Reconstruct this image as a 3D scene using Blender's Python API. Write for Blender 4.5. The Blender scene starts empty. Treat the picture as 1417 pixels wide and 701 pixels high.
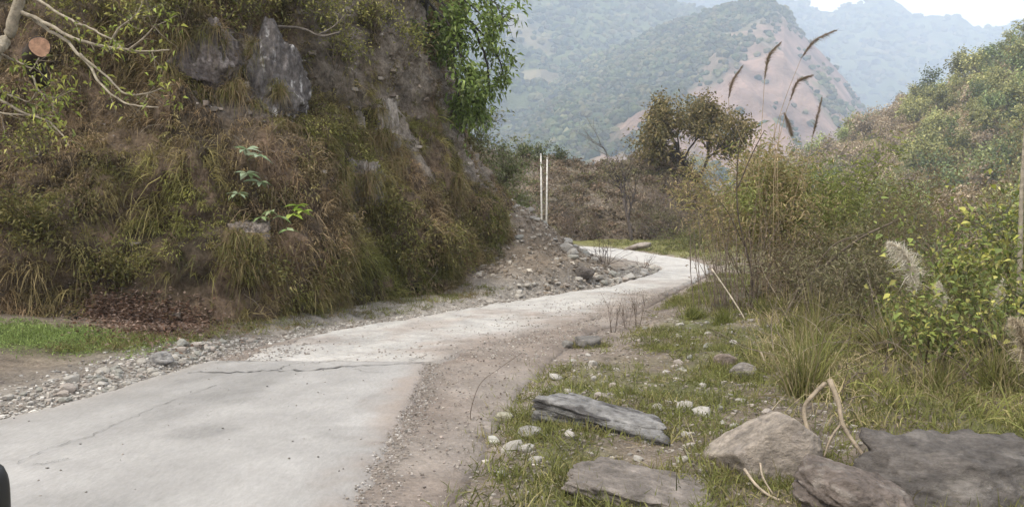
import bpy, math, random
import numpy as np
from mathutils import Vector
from mathutils.bvhtree import BVHTree

scene = bpy.context.scene
rng = np.random.default_rng(11)
rnd = random.Random(5)

# ------------------------------------------------------------------ camera
F, CX, CY, HOR = 1112.0, 708.5, 350.5, 290.0          # photo pixels (1417 wide)
PITCH = math.atan((CY - HOR) / F)
CAM = np.array([0.0, 0.0, 1.7])
cam_data = bpy.data.cameras.new('camera')
cam_data.sensor_width = 36.0
cam_data.lens = 36.0 * F / 1417.0
cam_data.clip_start = 0.05
cam_data.clip_end = 12000.0
cam = bpy.data.objects.new('camera', cam_data)
scene.collection.objects.link(cam)
cam.location = CAM
cam.rotation_euler = (math.pi / 2 - PITCH, 0, 0)
scene.camera = cam

# ------------------------------------------------------------------ sky, sun, exposure
SUN_EL, SUN_AZ = math.radians(54), math.radians(238)   # azimuth clockwise from +Y
world = bpy.data.worlds.new('World')
scene.world = world
world.use_nodes = True
wn = world.node_tree
wn.nodes.clear()
w_out = wn.nodes.new('ShaderNodeOutputWorld')
w_bg = wn.nodes.new('ShaderNodeBackground')
w_sky = wn.nodes.new('ShaderNodeTexSky')
w_sky.sky_type = 'NISHITA'
w_sky.sun_disc = False
w_sky.sun_elevation = SUN_EL
w_sky.sun_rotation = SUN_AZ
w_sky.dust_density = 4.0
w_mix = wn.nodes.new('ShaderNodeMix'); w_mix.data_type = 'RGBA'
w_tc = wn.nodes.new('ShaderNodeTexCoord')
w_ns = wn.nodes.new('ShaderNodeTexNoise')
w_ns.inputs['Scale'].default_value = 2.2
w_ns.inputs['Detail'].default_value = 5
w_mr = wn.nodes.new('ShaderNodeMapRange')
w_mr.inputs['From Min'].default_value = 0.25; w_mr.inputs['From Max'].default_value = 0.6
w_mr.inputs['To Min'].default_value = 0.72; w_mr.inputs['To Max'].default_value = 0.97
wn.links.new(w_tc.outputs['Generated'], w_ns.inputs['Vector'])
wn.links.new(w_ns.outputs['Fac'], w_mr.inputs['Value'])
wn.links.new(w_mr.outputs['Result'], w_mix.inputs['Factor'])
wn.links.new(w_sky.outputs['Color'], w_mix.inputs['A'])
w_mix.inputs['B'].default_value = (10.5, 10.0, 9.4, 1)     # overcast cloud deck
wn.links.new(w_mix.outputs['Result'], w_bg.inputs['Color'])
w_bg.inputs['Strength'].default_value = 0.10
wn.links.new(w_bg.outputs['Background'], w_out.inputs['Surface'])

sun = bpy.data.lights.new('sun', 'SUN')
sun.energy = 3.6
sun.angle = math.radians(10)
sun.color = (1.0, 0.93, 0.82)
sun_o = bpy.data.objects.new('sun', sun)
scene.collection.objects.link(sun_o)
sun_o.rotation_euler = (math.pi / 2 - SUN_EL, 0, math.pi - SUN_AZ)

scene.view_settings.view_transform = 'Standard'
scene.view_settings.look = 'None'
scene.view_settings.gamma = 1.0
scene.view_settings.exposure = 0.9
scene.view_settings.use_curve_mapping = False
scene.render.engine = 'CYCLES'
scene.cycles.use_denoising = True
scene.cycles.max_bounces = 6
scene.cycles.transparent_max_bounces = 8
scene.cycles.volume_bounces = 3

# ------------------------------------------------------------------ helpers: projection
UPV = np.array([0, math.sin(PITCH), math.cos(PITCH)])
FWD = np.array([0, math.cos(PITCH), -math.sin(PITCH)])
RGT = np.array([1.0, 0, 0])

def ray(px, py):
    d = RGT * ((px - CX) / F) + UPV * ((CY - py) / F) + FWD
    return d

def P(px, py, dist):
    d = ray(px, py)
    return CAM + d * (dist / d[1])

def M(pix, dist):
    return pix * dist / F

# ------------------------------------------------------------------ helpers: noise
def _hash(ix, iy, iz, seed):
    h = (ix.astype(np.int64) * 374761393 + iy.astype(np.int64) * 668265263 + iz.astype(np.int64) * 1274126177 + seed * 974634821) & 0xFFFFFFFF
    h = ((h ^ (h >> 13)) * 1274126177) & 0xFFFFFFFF
    h = ((h ^ (h >> 16)) * 2246822519) & 0xFFFFFFFF
    return ((h ^ (h >> 15)) & 0xFFFFFF) / float(0xFFFFFF)

def vnoise(p, seed=0):
    p = np.asarray(p, float)
    i = np.floor(p); f = p - i
    f = f * f * (3 - 2 * f)
    ix, iy, iz = i[:, 0], i[:, 1], i[:, 2]
    r = 0
    for a in (0, 1):
        for b in (0, 1):
            for c in (0, 1):
                w = (f[:, 0] if a else 1 - f[:, 0]) * (f[:, 1] if b else 1 - f[:, 1]) * (f[:, 2] if c else 1 - f[:, 2])
                r = r + w * _hash(ix + a, iy + b, iz + c, seed)
    return r * 2 - 1

def fbm(p, octaves=4, seed=0, gain=0.5):
    p = np.asarray(p, float)
    r = 0; a = 1.0; t = 0
    for o in range(octaves):
        r = r + a * vnoise(p * (2.03 ** o) + 17.3 * o, seed + o)
        t += a; a *= gain
    return r / t * 1.6

def ridged(p, octaves=4, seed=0):
    r = 0; a = 1.0; t = 0
    for o in range(octaves):
        r = r + a * (1 - np.abs(vnoise(np.asarray(p) * (2.03 ** o) + 9.1 * o, seed + o)) * 2)
        t += a; a *= 0.5
    return r / t

def xyz(x, y, z=0.0):
    x = np.asarray(x, float)
    return np.stack([x, np.broadcast_to(y, x.shape), np.broadcast_to(z, x.shape)], -1)

def sstep(a, b, x):
    t = np.clip((np.asarray(x, float) - a) / (b - a), 0, 1)
    return t * t * (3 - 2 * t)

def lerp(a, b, t):
    return a + (b - a) * t

def unit(v):
    return v / np.maximum(np.linalg.norm(v, axis=-1, keepdims=True), 1e-9)

# ------------------------------------------------------------------ helpers: mesh
def make_mesh(name, V, Q=None, T=None, C=None, smooth=True, mat=None):
    me = bpy.data.meshes.new(name)
    V = np.ascontiguousarray(V, dtype=np.float32)
    Q = np.zeros((0, 4), np.int32) if Q is None else np.asarray(Q, np.int32).reshape(-1, 4)
    T = np.zeros((0, 3), np.int32) if T is None else np.asarray(T, np.int32).reshape(-1, 3)
    nq, nt = len(Q), len(T)
    me.vertices.add(len(V)); me.vertices.foreach_set('co', V.ravel())
    me.loops.add(nq * 4 + nt * 3)
    me.loops.foreach_set('vertex_index', np.concatenate([Q.ravel(), T.ravel()]).astype(np.int32))
    me.polygons.add(nq + nt)
    ls = np.concatenate([np.arange(nq) * 4, nq * 4 + np.arange(nt) * 3]).astype(np.int32)
    me.polygons.foreach_set('loop_start', ls)
    me.polygons.foreach_set('use_smooth', np.full(nq + nt, smooth))
    if C is not None:
        C = np.asarray(C, np.float32)
        if C.ndim == 1:
            C = np.tile(C, (len(V), 1))
        at = me.color_attributes.new('Col', 'FLOAT_COLOR', 'POINT')
        at.data.foreach_set('color', np.concatenate([C, np.ones((len(V), 1), np.float32)], 1).ravel().astype(np.float32))
    me.update(calc_edges=True)
    me.validate()
    if mat:
        me.materials.append(mat)
    return me

def link(name, me, parent=None, loc=None):
    o = bpy.data.objects.new(name, me)
    scene.collection.objects.link(o)
    if parent:
        o.parent = parent
    if loc is not None:
        o.location = loc
    return o

def tag(o, label=None, cat=None, group=None, kind=None):
    if label: o['label'] = label
    if cat: o['category'] = cat
    if group: o['group'] = group
    if kind: o['kind'] = kind
    return o

def empty(name, loc, label, cat, group=None, rz=0.0):
    o = bpy.data.objects.new(name, None)
    scene.collection.objects.link(o)
    o.location = loc
    o.rotation_euler = (0, 0, rz)
    o.empty_display_size = 0.1
    return tag(o, label, cat, group)

def copy_tree(o, parent=None):
    c = o.copy(); scene.collection.objects.link(c)
    c.parent = parent
    for ch in o.children:
        copy_tree(ch, c)
    return c

class Soup:
    def __init__(s):
        s.V = []; s.Q = []; s.T = []; s.C = []; s.n = 0
    def add(s, V, Q=None, T=None, C=(0.2, 0.2, 0.2)):
        V = np.asarray(V, float).reshape(-1, 3)
        if Q is not None and len(Q): s.Q.append(np.asarray(Q) + s.n)
        if T is not None and len(T): s.T.append(np.asarray(T) + s.n)
        C = np.asarray(C, float)
        if C.ndim == 1: C = np.tile(C, (len(V), 1))
        s.V.append(V); s.C.append(C); s.n += len(V)
    def mesh(s, name, mat, smooth=True, offset=None):
        V = np.concatenate(s.V)
        if offset is not None: V = V - np.asarray(offset)
        return make_mesh(name, V, np.concatenate(s.Q) if s.Q else None, np.concatenate(s.T) if s.T else None, np.concatenate(s.C), smooth, mat)
    def build(s, name, mat, parent=None, smooth=True, offset=None):
        return link(name, s.mesh(name, mat, smooth, offset), parent)

def grid_faces(nu, nv):
    i = np.arange(nu * nv).reshape(nu, nv)
    return np.stack([i[:-1, :-1], i[1:, :-1], i[1:, 1:], i[:-1, 1:]], -1).reshape(-1, 4)

def catmull(pts, n):
    pts = np.asarray(pts, float)
    k = len(pts)
    ext = np.concatenate([[2 * pts[0] - pts[1]], pts, [2 * pts[-1] - pts[-2]]])
    t = np.linspace(0, k - 1, n)
    i = np.minimum(t.astype(int), k - 2); f = (t - i)[:, None]
    p0, p1, p2, p3 = ext[i], ext[i + 1], ext[i + 2], ext[i + 3]
    return 0.5 * ((2 * p1) + (-p0 + p2) * f + (2 * p0 - 5 * p1 + 4 * p2 - p3) * f ** 2 + (-p0 + 3 * p1 - 3 * p2 + p3) * f ** 3)

def tube(s, pts, radii, k=5, C=(0.2, 0.15, 0.1), cap=True):
    pts = np.asarray(pts, float); n = len(pts)
    radii = np.broadcast_to(np.asarray(radii, float), (n,))
    tan = unit(np.gradient(pts, axis=0))
    ref = np.array([0.31, 0.2, 0.93]) if abs(tan[:, 2]).mean() < 0.9 else np.array([1.0, 0.1, 0.0])
    a = unit(np.cross(tan, ref)); b = np.cross(tan, a)
    th = np.arange(k) * 2 * math.pi / k
    ring = pts[:, None, :] + radii[:, None, None] * (np.cos(th)[None, :, None] * a[:, None, :] + np.sin(th)[None, :, None] * b[:, None, :])
    i = np.arange(n * k).reshape(n, k)
    j = np.roll(i, -1, axis=1)
    Q = np.stack([i[:-1], j[:-1], j[1:], i[1:]], -1).reshape(-1, 4)
    V = ring.reshape(-1, 3); T = []
    if cap:
        V = np.concatenate([V, pts[-1:], pts[:1]])
        for q in range(k):
            T.append([i[-1, q], j[-1, q], n * k]); T.append([j[0, q], i[0, q], n * k + 1])
    s.add(V, Q, T, C)

def blades(s, base, d0, L, W, droop, C, seg=3, tipmix=None):
    """many grass blades; base,d0:(N,3), L,W,droop:(N,), C:(N,3)"""
    N = len(base)
    if N == 0: return
    d0 = unit(d0)
    side = unit(np.cross(d0, unit(rng.normal(size=(N, 3)))))
    t = np.linspace(0, 1, seg + 1)
    V = np.zeros((N, seg + 1, 2, 3))
    for q, tt in enumerate(t):
        c = base + d0 * (L * tt)[:, None]
        c[:, 2] -= droop * L * tt * tt
        w = W * (1 - tt) ** 0.7 * 0.5 + W * 0.04
        V[:, q, 0] = c - side * w[:, None]
        V[:, q, 1] = c + side * w[:, None]
    idx = np.arange(N * (seg + 1) * 2).reshape(N, seg + 1, 2)
    Q = np.stack([idx[:, :-1, 0], idx[:, :-1, 1], idx[:, 1:, 1], idx[:, 1:, 0]], -1).reshape(-1, 4)
    Cc = np.repeat(C[:, None, :], (seg + 1) * 2, axis=1).reshape(-1, 3)
    s.add(V.reshape(-1, 3), Q, None, Cc)

def leaves(s, pos, d, L, W, C, fold=0.25, droop=0.25, nrm=None):
    N = len(pos)
    if N == 0: return
    d = unit(d)
    up = unit(rng.normal(size=(N, 3)) * 0.55 + np.array([0, 0, 1.0])) if nrm is None else nrm
    side = unit(np.cross(d, up)); up2 = np.cross(side, d)
    L = np.broadcast_to(L, (N,))[:, None]; W = np.broadcast_to(W, (N,))[:, None]
    V = np.zeros((N, 4, 3))
    V[:, 0] = pos
    V[:, 1] = pos + d * L * 0.45 - side * W * 0.5 + up2 * W * fold
    V[:, 2] = pos + d * L - np.array([0, 0, 1.0]) * L * droop
    V[:, 3] = pos + d * L * 0.45 + side * W * 0.5 + up2 * W * fold
    i = np.arange(N * 4).reshape(N, 4)
    T = np.concatenate([i[:, [0, 2, 1]], i[:, [0, 3, 2]]])
    s.add(V.reshape(-1, 3), None, T, np.repeat(C[:, None, :], 4, axis=1).reshape(-1, 3))

def palette(cols, n, var=0.18, w=None):
    cols = np.asarray(cols, float)
    k = rng.choice(len(cols), size=n, p=w)
    c = cols[k] * (1 + rng.normal(size=(n, 1)) * var)
    return np.clip(c, 0.004, 0.9)

# ------------------------------------------------------------------ materials
def nt_mat(name):
    m = bpy.data.materials.new(name); m.use_nodes = True
    n = m.node_tree
    b = n.nodes['Principled BSDF']
    return m, n, b

def N(n, t, **kw):
    x = n.nodes.new(t)
    for k, v in kw.items():
        if k in x.inputs.keys(): x.inputs[k].default_value = v
        else: setattr(x, k, v)
    return x

def leaf_mat(name, trans=0.35, rough=0.6, objvar=0.0):
    m, n, b = nt_mat(name)
    a = N(n, 'ShaderNodeVertexColor', layer_name='Col')
    hsv = N(n, 'ShaderNodeHueSaturation')
    n.links.new(a.outputs['Color'], hsv.inputs['Color'])
    if objvar:
        oi = N(n, 'ShaderNodeObjectInfo')
        r1 = N(n, 'ShaderNodeMapRange'); r1.inputs['To Min'].default_value = 1 - objvar; r1.inputs['To Max'].default_value = 1 + objvar
        n.links.new(oi.outputs['Random'], r1.inputs['Value']); n.links.new(r1.outputs['Result'], hsv.inputs['Value'])
    col = hsv.outputs['Color']
    n.links.new(col, b.inputs['Base Color'])
    b.inputs['Roughness'].default_value = rough
    b.inputs['Specular IOR Level'].default_value = 0.25
    tr = N(n, 'ShaderNodeBsdfTranslucent'); n.links.new(col, tr.inputs['Color'])
    mx = N(n, 'ShaderNodeMixShader'); mx.inputs[0].default_value = trans
    n.links.new(b.outputs[0], mx.inputs[1]); n.links.new(tr.outputs[0], mx.inputs[2])
    n.links.new(mx.outputs[0], n.nodes['Material Output'].inputs['Surface'])
    return m

def surf_mat(name, scale=6.0, amount=0.5, bump=0.4, bscale=30.0, rough=0.9, spec=0.2, bdist=0.03, vor=0.0, fine=0.0, fscale=60.0, stretch=None):
    m, n, b = nt_mat(name)
    tc = N(n, 'ShaderNodeTexCoord')
    a = N(n, 'ShaderNodeVertexColor', layer_name='Col')
    n1 = N(n, 'ShaderNodeTexNoise'); n1.inputs['Scale'].default_value = scale; n1.inputs['Detail'].default_value = 8; n1.inputs['Roughness'].default_value = 0.65
    n.links.new(tc.outputs['Object'], n1.inputs['Vector'])
    mr = N(n, 'ShaderNodeMapRange'); mr.inputs['From Min'].default_value = 0.3; mr.inputs['From Max'].default_value = 0.7
    mr.inputs['To Min'].default_value = 1 - amount; mr.inputs['To Max'].default_value = 1 + amount
    n.links.new(n1.outputs['Fac'], mr.inputs['Value'])
    vm = N(n, 'ShaderNodeVectorMath', operation='SCALE')
    n.links.new(a.outputs['Color'], vm.inputs[0]); n.links.new(mr.outputs['Result'], vm.inputs['Scale'])
    cout = vm.outputs['Vector']
    if fine:
        mp = N(n, 'ShaderNodeMapping'); n.links.new(tc.outputs['Object'], mp.inputs['Vector'])
        if stretch: mp.inputs['Scale'].default_value = stretch
        n3 = N(n, 'ShaderNodeTexNoise'); n3.inputs['Scale'].default_value = fscale; n3.inputs['Detail'].default_value = 6; n3.inputs['Roughness'].default_value = 0.75
        n.links.new(mp.outputs['Vector'], n3.inputs['Vector'])
        m3 = N(n, 'ShaderNodeMapRange'); m3.inputs['From Min'].default_value = 0.35; m3.inputs['From Max'].default_value = 0.65
        m3.inputs['To Min'].default_value = 1 - fine; m3.inputs['To Max'].default_value = 1 + fine
        n.links.new(n3.outputs['Fac'], m3.inputs['Value'])
        v3 = N(n, 'ShaderNodeVectorMath', operation='SCALE'); n.links.new(cout, v3.inputs[0]); n.links.new(m3.outputs['Result'], v3.inputs['Scale']); cout = v3.outputs['Vector']
    n.links.new(cout, b.inputs['Base Color'])
    n2 = N(n, 'ShaderNodeTexNoise'); n2.inputs['Scale'].default_value = bscale; n2.inputs['Detail'].default_value = 8; n2.inputs['Roughness'].default_value = 0.7
    n.links.new(tc.outputs['Object'], n2.inputs['Vector'])
    bp = N(n, 'ShaderNodeBump'); bp.inputs['Strength'].default_value = bump; bp.inputs['Distance'].default_value = bdist
    h = n2.outputs['Fac']
    if vor:
        v = N(n, 'ShaderNodeTexVoronoi'); v.inputs['Scale'].default_value = bscale * 0.6
        n.links.new(tc.outputs['Object'], v.inputs['Vector'])
        ma = N(n, 'ShaderNodeMath', operation='MULTIPLY_ADD'); ma.inputs[1].default_value = -vor
        n.links.new(v.outputs['Distance'], ma.inputs[0]); n.links.new(h, ma.inputs[2]); h = ma.outputs[0]
    n.links.new(h, bp.inputs['Height']); n.links.new(bp.outputs['Normal'], b.inputs['Normal'])
    b.inputs['Roughness'].default_value = rough
    b.inputs['Specular IOR Level'].default_value = spec
    return m

MAT_LEAF = leaf_mat('leaf', 0.35)
MAT_LEAF_VAR = leaf_mat('tree_leaf', 0.3, objvar=0.38)
MAT_GRASS = leaf_mat('grass_blade', 0.30, 0.7)
MAT_BARK = surf_mat('bark', 14, 0.45, 0.6, 60, 0.9)
MAT_GROUND = surf_mat('soil', 5, 0.35, 0.9, 22, 0.95, 0.15, 0.06, 0.4, 0.3, 35.0)
MAT_CLIFF = surf_mat('cliff_soil', 3.5, 0.45, 1.0, 11, 0.95, 0.12, 0.14, 0.5, 0.4, 16.0, (1.0, 1.0, 0.6))
MAT_ROCK = surf_mat('rock', 7, 0.35, 0.9, 22, 0.88, 0.25, 0.05, 0.25, 0.35, 9.0, (1.0, 1.0, 4.5))
MAT_CLIFFROCK = surf_mat('cliff_rock', 5, 0.4, 1.0, 14, 0.9, 0.2, 0.08, 0.4, 0.45, 9.0, (2.2, 2.2, 0.7))
MAT_STONE = surf_mat('stone', 12, 0.35, 0.5, 30, 0.88, 0.25, 0.02)
MAT_MOUNT = surf_mat('mountain', 0.02, 0.45, 0.9, 0.05, 1.0, 0.05, 12.0)
MAT_HILL = surf_mat('hill_soil', 0.3, 0.45, 0.9, 0.8, 1.0, 0.05, 0.6)
MAT_ROAD = surf_mat('dirt_road', 2.5, 0.22, 0.8, 16, 0.95, 0.15, 0.05, 0.35, 0.16, 30.0)
MAT_CONC = surf_mat('concrete', 1.3, 0.13, 0.5, 60, 0.85, 0.25, 0.010, 0.2, 0.10, 38.0, (1.0, 0.35, 1.0))

# ------------------------------------------------------------------ road geometry
RL = [(-9, -4), (-7, 1), (-5.4, 4.5), (-4.14, 6.5), (-3.6, 8.2), (-3.1, 10.2), (-1.26, 13), (.74, 15.75), (2.3, 18), (4.0, 22), (4.35, 25), (3.7, 28), (2.9, 31), (1.5, 33), (-2, 35), (-9, 38)]
RR = [(-2.5, -4), (-.9, 1), (-.40, 4.5), (-.2, 6.3), (0.1, 7.9), (.77, 10.5), (1.9, 13), (2.9, 15.6), (3.9, 18), (5.4, 22), (6.0, 25), (5.8, 28), (5.2, 31.5), (4.5, 34.8), (2, 38), (-6, 43)]
NR = 700
EL, ER = catmull(RL, NR), catmull(RR, NR)
RC = (EL + ER) / 2
HW = np.linalg.norm(ER - EL, axis=1) / 2
RN = unit(ER - EL)

def road_coord(x, y):
    """signed lateral distance (right +), half width, sample index"""
    p = np.stack([np.ravel(x), np.ravel(y)], -1)
    out = np.zeros(len(p), int)
    c = RC[::4]
    for k in range(0, len(p), 20000):
        q = p[k:k + 20000]
        dd = (q[:, None, 0] - c[None, :, 0]) ** 2 + (q[:, None, 1] - c[None, :, 1]) ** 2
        out[k:k + 20000] = np.argmin(dd, 1) * 4
    lat = np.einsum('ij,ij->i', p - RC[out], RN[out])
    return lat, HW[out], out

def pile_h(x, y):
    dx, dy = x + 0.2, y - 21.6
    rx = np.where(dx > 0, 2.95, 4.0); ry = np.where(dy < 0, 6.2, 5.0)
    rho = np.sqrt((dx / rx) ** 2 + (dy / ry) ** 2)
    return 1.75 * np.clip(1 - rho, 0, None) ** 1.05

def zg(x, y):
    x = np.asarray(x, float); y = np.asarray(y, float); sh = x.shape
    x = x.ravel(); y = y.ravel()
    lat, hw, _ = road_coord(x, y)
    e = np.abs(lat) - hw
    right = lat > 0
    n1 = fbm(xyz(x * 0.55, y * 0.55), 4, 3); n2 = fbm(xyz(x * 2.6, y * 2.6), 3, 8)
    zl = 0.02 + 0.07 * np.clip(e, 0, 6) + 0.05 * n1 * sstep(0, .5, e) + 0.035 * n2 * sstep(0, .4, e)
    zr = 0.01 + 0.035 * np.clip(e, 0, 3) * sstep(4, 9, y) + 0.09 * n1 * sstep(0.1, 1.2, e) + 0.045 * n2 * sstep(.1, .7, e)
    zr = zr - 11.0 * sstep(6.5, 32, e)
    z = np.where(right, zr, zl)
    z = np.where(e < 0, -0.05, z * sstep(-0.0, 0.35, e) - 0.05 * (1 - sstep(0, 0.35, e)))
    ph = pile_h(x, y)
    ph = ph * sstep(0.0, 0.7, e)
    z = z + ph + 0.10 * (ph > 0.05) * (fbm(xyz(x * 1.8, y * 1.8), 4, 21)) * np.clip(ph * 2, 0, 1)
    # far valley
    far = sstep(60, 160, np.hypot(x, y))
    z = lerp(z, -12.0, far)
    return z.reshape(sh)

def zg1(x, y):
    return float(zg(np.array([x]), np.array([y]))[0])

# ------------------------------------------------------------------ ground sheet
def spaced(lo, hi, step, far_lo, far_hi, growth=1.22):
    a = list(np.arange(lo, hi + 1e-6, step))
    s = step; v = a[-1]
    up = []
    while v < far_hi:
        s *= growth; v += s; up.append(v)
    s = step; v = a[0]; dn = []
    while v > far_lo:
        s *= growth; v -= s; dn.append(v)
    return np.array(dn[::-1] + a + up)

gx = spaced(-8, 9, 0.085, -1800, 2500)
gy = spaced(3.6, 27, 0.085, -300, 3000)
GX, GY = np.meshgrid(gx, gy, indexing='ij')
GZ = zg(GX, GY)
lat, hw, _ = road_coord(GX, GY)
e = np.abs(lat) - hw
fx, fy = GX.ravel(), GY.ravel()
na = fbm(xyz(fx * 0.8, fy * 0.8), 4, 31); nb = fbm(xyz(fx * 3, fy * 3), 3, 37)
soil = np.array([0.20, 0.165, 0.13]); gravel = np.array([0.27, 0.25, 0.225]); green = np.array([0.085, 0.095, 0.035])
litter = np.array([0.12, 0.085, 0.062]); valley = np.array([0.15, 0.135, 0.08]); dust = np.array([0.25, 0.21, 0.18])
gc = np.tile(soil, (len(fx), 1))
k = (sstep(1.6, 0.2, e) * (lat < 0))[:, None]; gc = lerp(gc, gravel, k * 0.85)
k = (sstep(0.9, 0.0, e) * (lat > 0))[:, None]; gc = lerp(gc, dust, k)
k = (sstep(-0.45, 0.3, na) * (lat > 0) * sstep(0.1, 0.7, e))[:, None]; gc = lerp(gc, green * 1.25, k * 0.75)
k = (sstep(0.1, 0.6, pile_h(fx, fy)))[:, None]; gc = lerp(gc, np.array([0.19, 0.155, 0.12]), k)
k = (np.exp(-(((fx + 5.6) / 1.3) ** 2 + ((fy - 9.6) / 0.6) ** 2)))[:, None]; gc = lerp(gc, green, np.clip(k * 1.4, 0, 1))
k = (np.exp(-(((fx + 4.6) / 0.9) ** 2 + ((fy - 11.0) / 0.5) ** 2)))[:, None]; gc = lerp(gc, litter, np.clip(k * 1.4, 0, 1))
k = (sstep(26, 30, fy) * sstep(0.2, 1.0, e) * (lat > 0))[:, None]; gc = lerp(gc, np.array([0.16, 0.155, 0.06]), k)
k = sstep(45, 90, np.hypot(fx, fy))[:, None]; gc = lerp(gc, valley, k)
gc = gc * (1 + 0.22 * na[:, None] + 0.18 * nb[:, None])
GV = np.stack([fx, fy, GZ.ravel()], -1)
GF = grid_faces(len(gx), len(gy))
ground = link('ground', make_mesh('ground', GV, GF, None, np.clip(gc, .01, .9), True, MAT_GROUND))
tag(ground, 'brown stony ground on both sides of the road', 'ground', kind='structure')

# ------------------------------------------------------------------ road sheets
def strip(name, i0, i1, v0, v1, nu, nv, z0, mat, colf, rough_amp, jag=0.0, seed=1, skirt=0.08, taper=0.0):
    u = np.linspace(i0, i1, nu); v = np.linspace(0, 1, nv)
    ii = np.clip(u, 0, NR - 1)
    lx = np.interp(ii, np.arange(NR), EL[:, 0]); ly = np.interp(ii, np.arange(NR), EL[:, 1])
    rx = np.interp(ii, np.arange(NR), ER[:, 0]); ry = np.interp(ii, np.arange(NR), ER[:, 1])
    a = np.array([v0(t) for t in u]); b = np.array([v1(t) for t in u])
    jl = jag * fbm(xyz(u * 0.13, 3.3), 4, seed); jr = jag * fbm(xyz(u * 0.13, 9.3), 4, seed + 3)
    VV = (a + jl)[:, None] + ((b + jr) - (a + jl))[:, None] * v[None, :]
    X = lx[:, None] + (rx - lx)[:, None] * VV; Y = ly[:, None] + (ry - ly)[:, None] * VV
    pz = xyz(X.ravel(), Y.ravel())
    Z = z0 + rough_amp * fbm(pz * 1.7, 5, seed + 7) + rough_amp * 0.5 * fbm(pz * 7, 3, seed + 9)
    ed_ = np.minimum(np.arange(nv), nv - 1 - np.arange(nv)) / (nv - 1.0)
    tw = 0.04 + 0.022 * fbm(xyz(u * 0.5, 5.5), 5, seed + 2)
    Z = Z.reshape(nu, nv) - taper * (1 - sstep(0, 1, ed_[None, :] / np.maximum(tw, 0.012)[:, None]))
    C = colf(X.ravel(), Y.ravel(), VV.ravel(), np.repeat(u, nv))
    # skirt ring
    Xs = np.pad(X, 1, mode='edge'); Ys = np.pad(Y, 1, mode='edge'); Zs = np.pad(Z, 1, mode='edge')
    m = np.ones_like(Zs, bool); m[1:-1, 1:-1] = False
    Zs[m] -= skirt
    Cs = np.pad(C.reshape(nu, nv, 3), ((1, 1), (1, 1), (0, 0)), mode='edge') * np.where(m, 0.95, 1.0)[..., None]
    V = np.stack([Xs.ravel(), Ys.ravel(), Zs.ravel()], -1)
    o = link(name, make_mesh(name, V, grid_faces(nu + 2, nv + 2), None, np.clip(Cs.reshape(-1, 3), .01, .9), True, mat))
    return o

def idx_at_y(y):   # road sample index whose centre is at y (first pass, y<25)
    return float(np.argmin(np.abs(RC[:500, 1] - y)))

dirtc = np.array([0.215, 0.18, 0.155]); palec = np.array([0.41, 0.395, 0.375]); rutc = np.array([0.245, 0.215, 0.19])
def col_dirt(X, Y, v, u):
    p = xyz(X, Y)
    n = fbm(p * 0.9, 4, 51); n2 = fbm(p * 4, 4, 55)
    c = np.tile(dirtc, (len(X), 1))
    c = lerp(c, rutc * 1.05, sstep(-.2, .6, n)[:, None])
    return c * (1 + 0.15 * n2[:, None])
road = strip('dirt_road', 0, NR - 1, lambda t: -0.02, lambda t: 1.02, 700, 40, 0.0, MAT_ROAD, col_dirt, 0.014, 0.02, 60, 0.08, 0.05)
tag(road, 'pinkish brown dirt road bed with gravelly shoulder', 'road', kind='structure')

# ------------------------------------------------------------------ concrete slab (near) and worn pale surface (far)
I_END = idx_at_y(8.75)
def near_right(t):
    # right edge of concrete sits well inside the dirt shoulder: x about -0.85
    y = np.interp(t, np.arange(NR), RC[:, 1])
    lx = np.interp(t, np.arange(NR), EL[:, 0]); rx = np.interp(t, np.arange(NR), ER[:, 0])
    want = np.interp(y, [-4, 1, 4.6, 7, 8.8], [-2.9, -1.4, -0.84, -0.84, -0.88])
    return (want - lx) / (rx - lx)
def col_conc(X, Y, v, u):
    p = xyz(X, Y)
    n = fbm(p * 0.6, 4, 61); n2 = fbm(p * 3.1, 4, 65)
    c = np.tile(np.array([0.272, 0.264, 0.254]), (len(X), 1))
    n3 = fbm(np.stack([v * 14, u * 0.012, 0 * v], -1), 4, 67)
    c = c * (1 + 0.12 * n[:, None] + 0.08 * n2[:, None] + 0.10 * n3[:, None] - 0.16 * sstep(.35, .8, fbm(p * 1.7, 5, 69))[:, None])
    edge = np.exp(-np.minimum(v, 1) * 22)[:, None]
    rk = np.array([near_right(t) for t in u]); er = sstep(0.10, 0.0, (rk - v) + 0.05 * n2)[:, None]
    c = lerp(c, dirtc * 1.1, er * 0.75)
    return lerp(c, np.array([0.30, 0.27, 0.24]), np.clip(edge * 0.9 + 0.25 * sstep(.45, .9, n2)[:, None] * edge, 0, 1))
slab = strip('concrete_slab', 0, I_END, lambda t: 0.005, near_right, 300, 90, 0.036, MAT_CONC, col_conc, 0.004, 0.007, 71, 0.09, 0.05)
tag(slab, 'smooth pale grey concrete road slab ending at a broken joint', 'road', kind='structure')

def crack(pts, w, rug=0.05):
    c = catmull(np.array(pts, float), 60); tn = unit(np.gradient(c, axis=0)); nrm_ = np.stack([-tn[:, 1], tn[:, 0]], -1)
    c = c + nrm_ * (rug * fbm(xyz(np.arange(60) * 0.37, pts[0][0]), 5, 5, 0.7))[:, None]
    ww = w * np.clip(0.1 + 1.3 * np.abs(fbm(xyz(np.arange(60) * 0.55, pts[0][1]), 4, 9, 0.8)), .08, 1.6)
    V = np.concatenate([np.c_[c + nrm_ * ww[:, None], np.full(60, .0435)], np.c_[c - nrm_ * ww[:, None], np.full(60, .0435)]])
    Q = [(a, a + 1, 60 + a + 1, 60 + a) for a in range(59)]
    link('crack', make_mesh('crack', V, Q, None, np.array([0.17, 0.165, 0.16]), True, MAT_GROUND), slab)
def pg(a, b):
    q = P(a, b, 5); dd = ray(a, b); tt = (0.05 - CAM[2]) / dd[2]; r_ = CAM + dd * tt; return (r_[0], r_[1])
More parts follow.
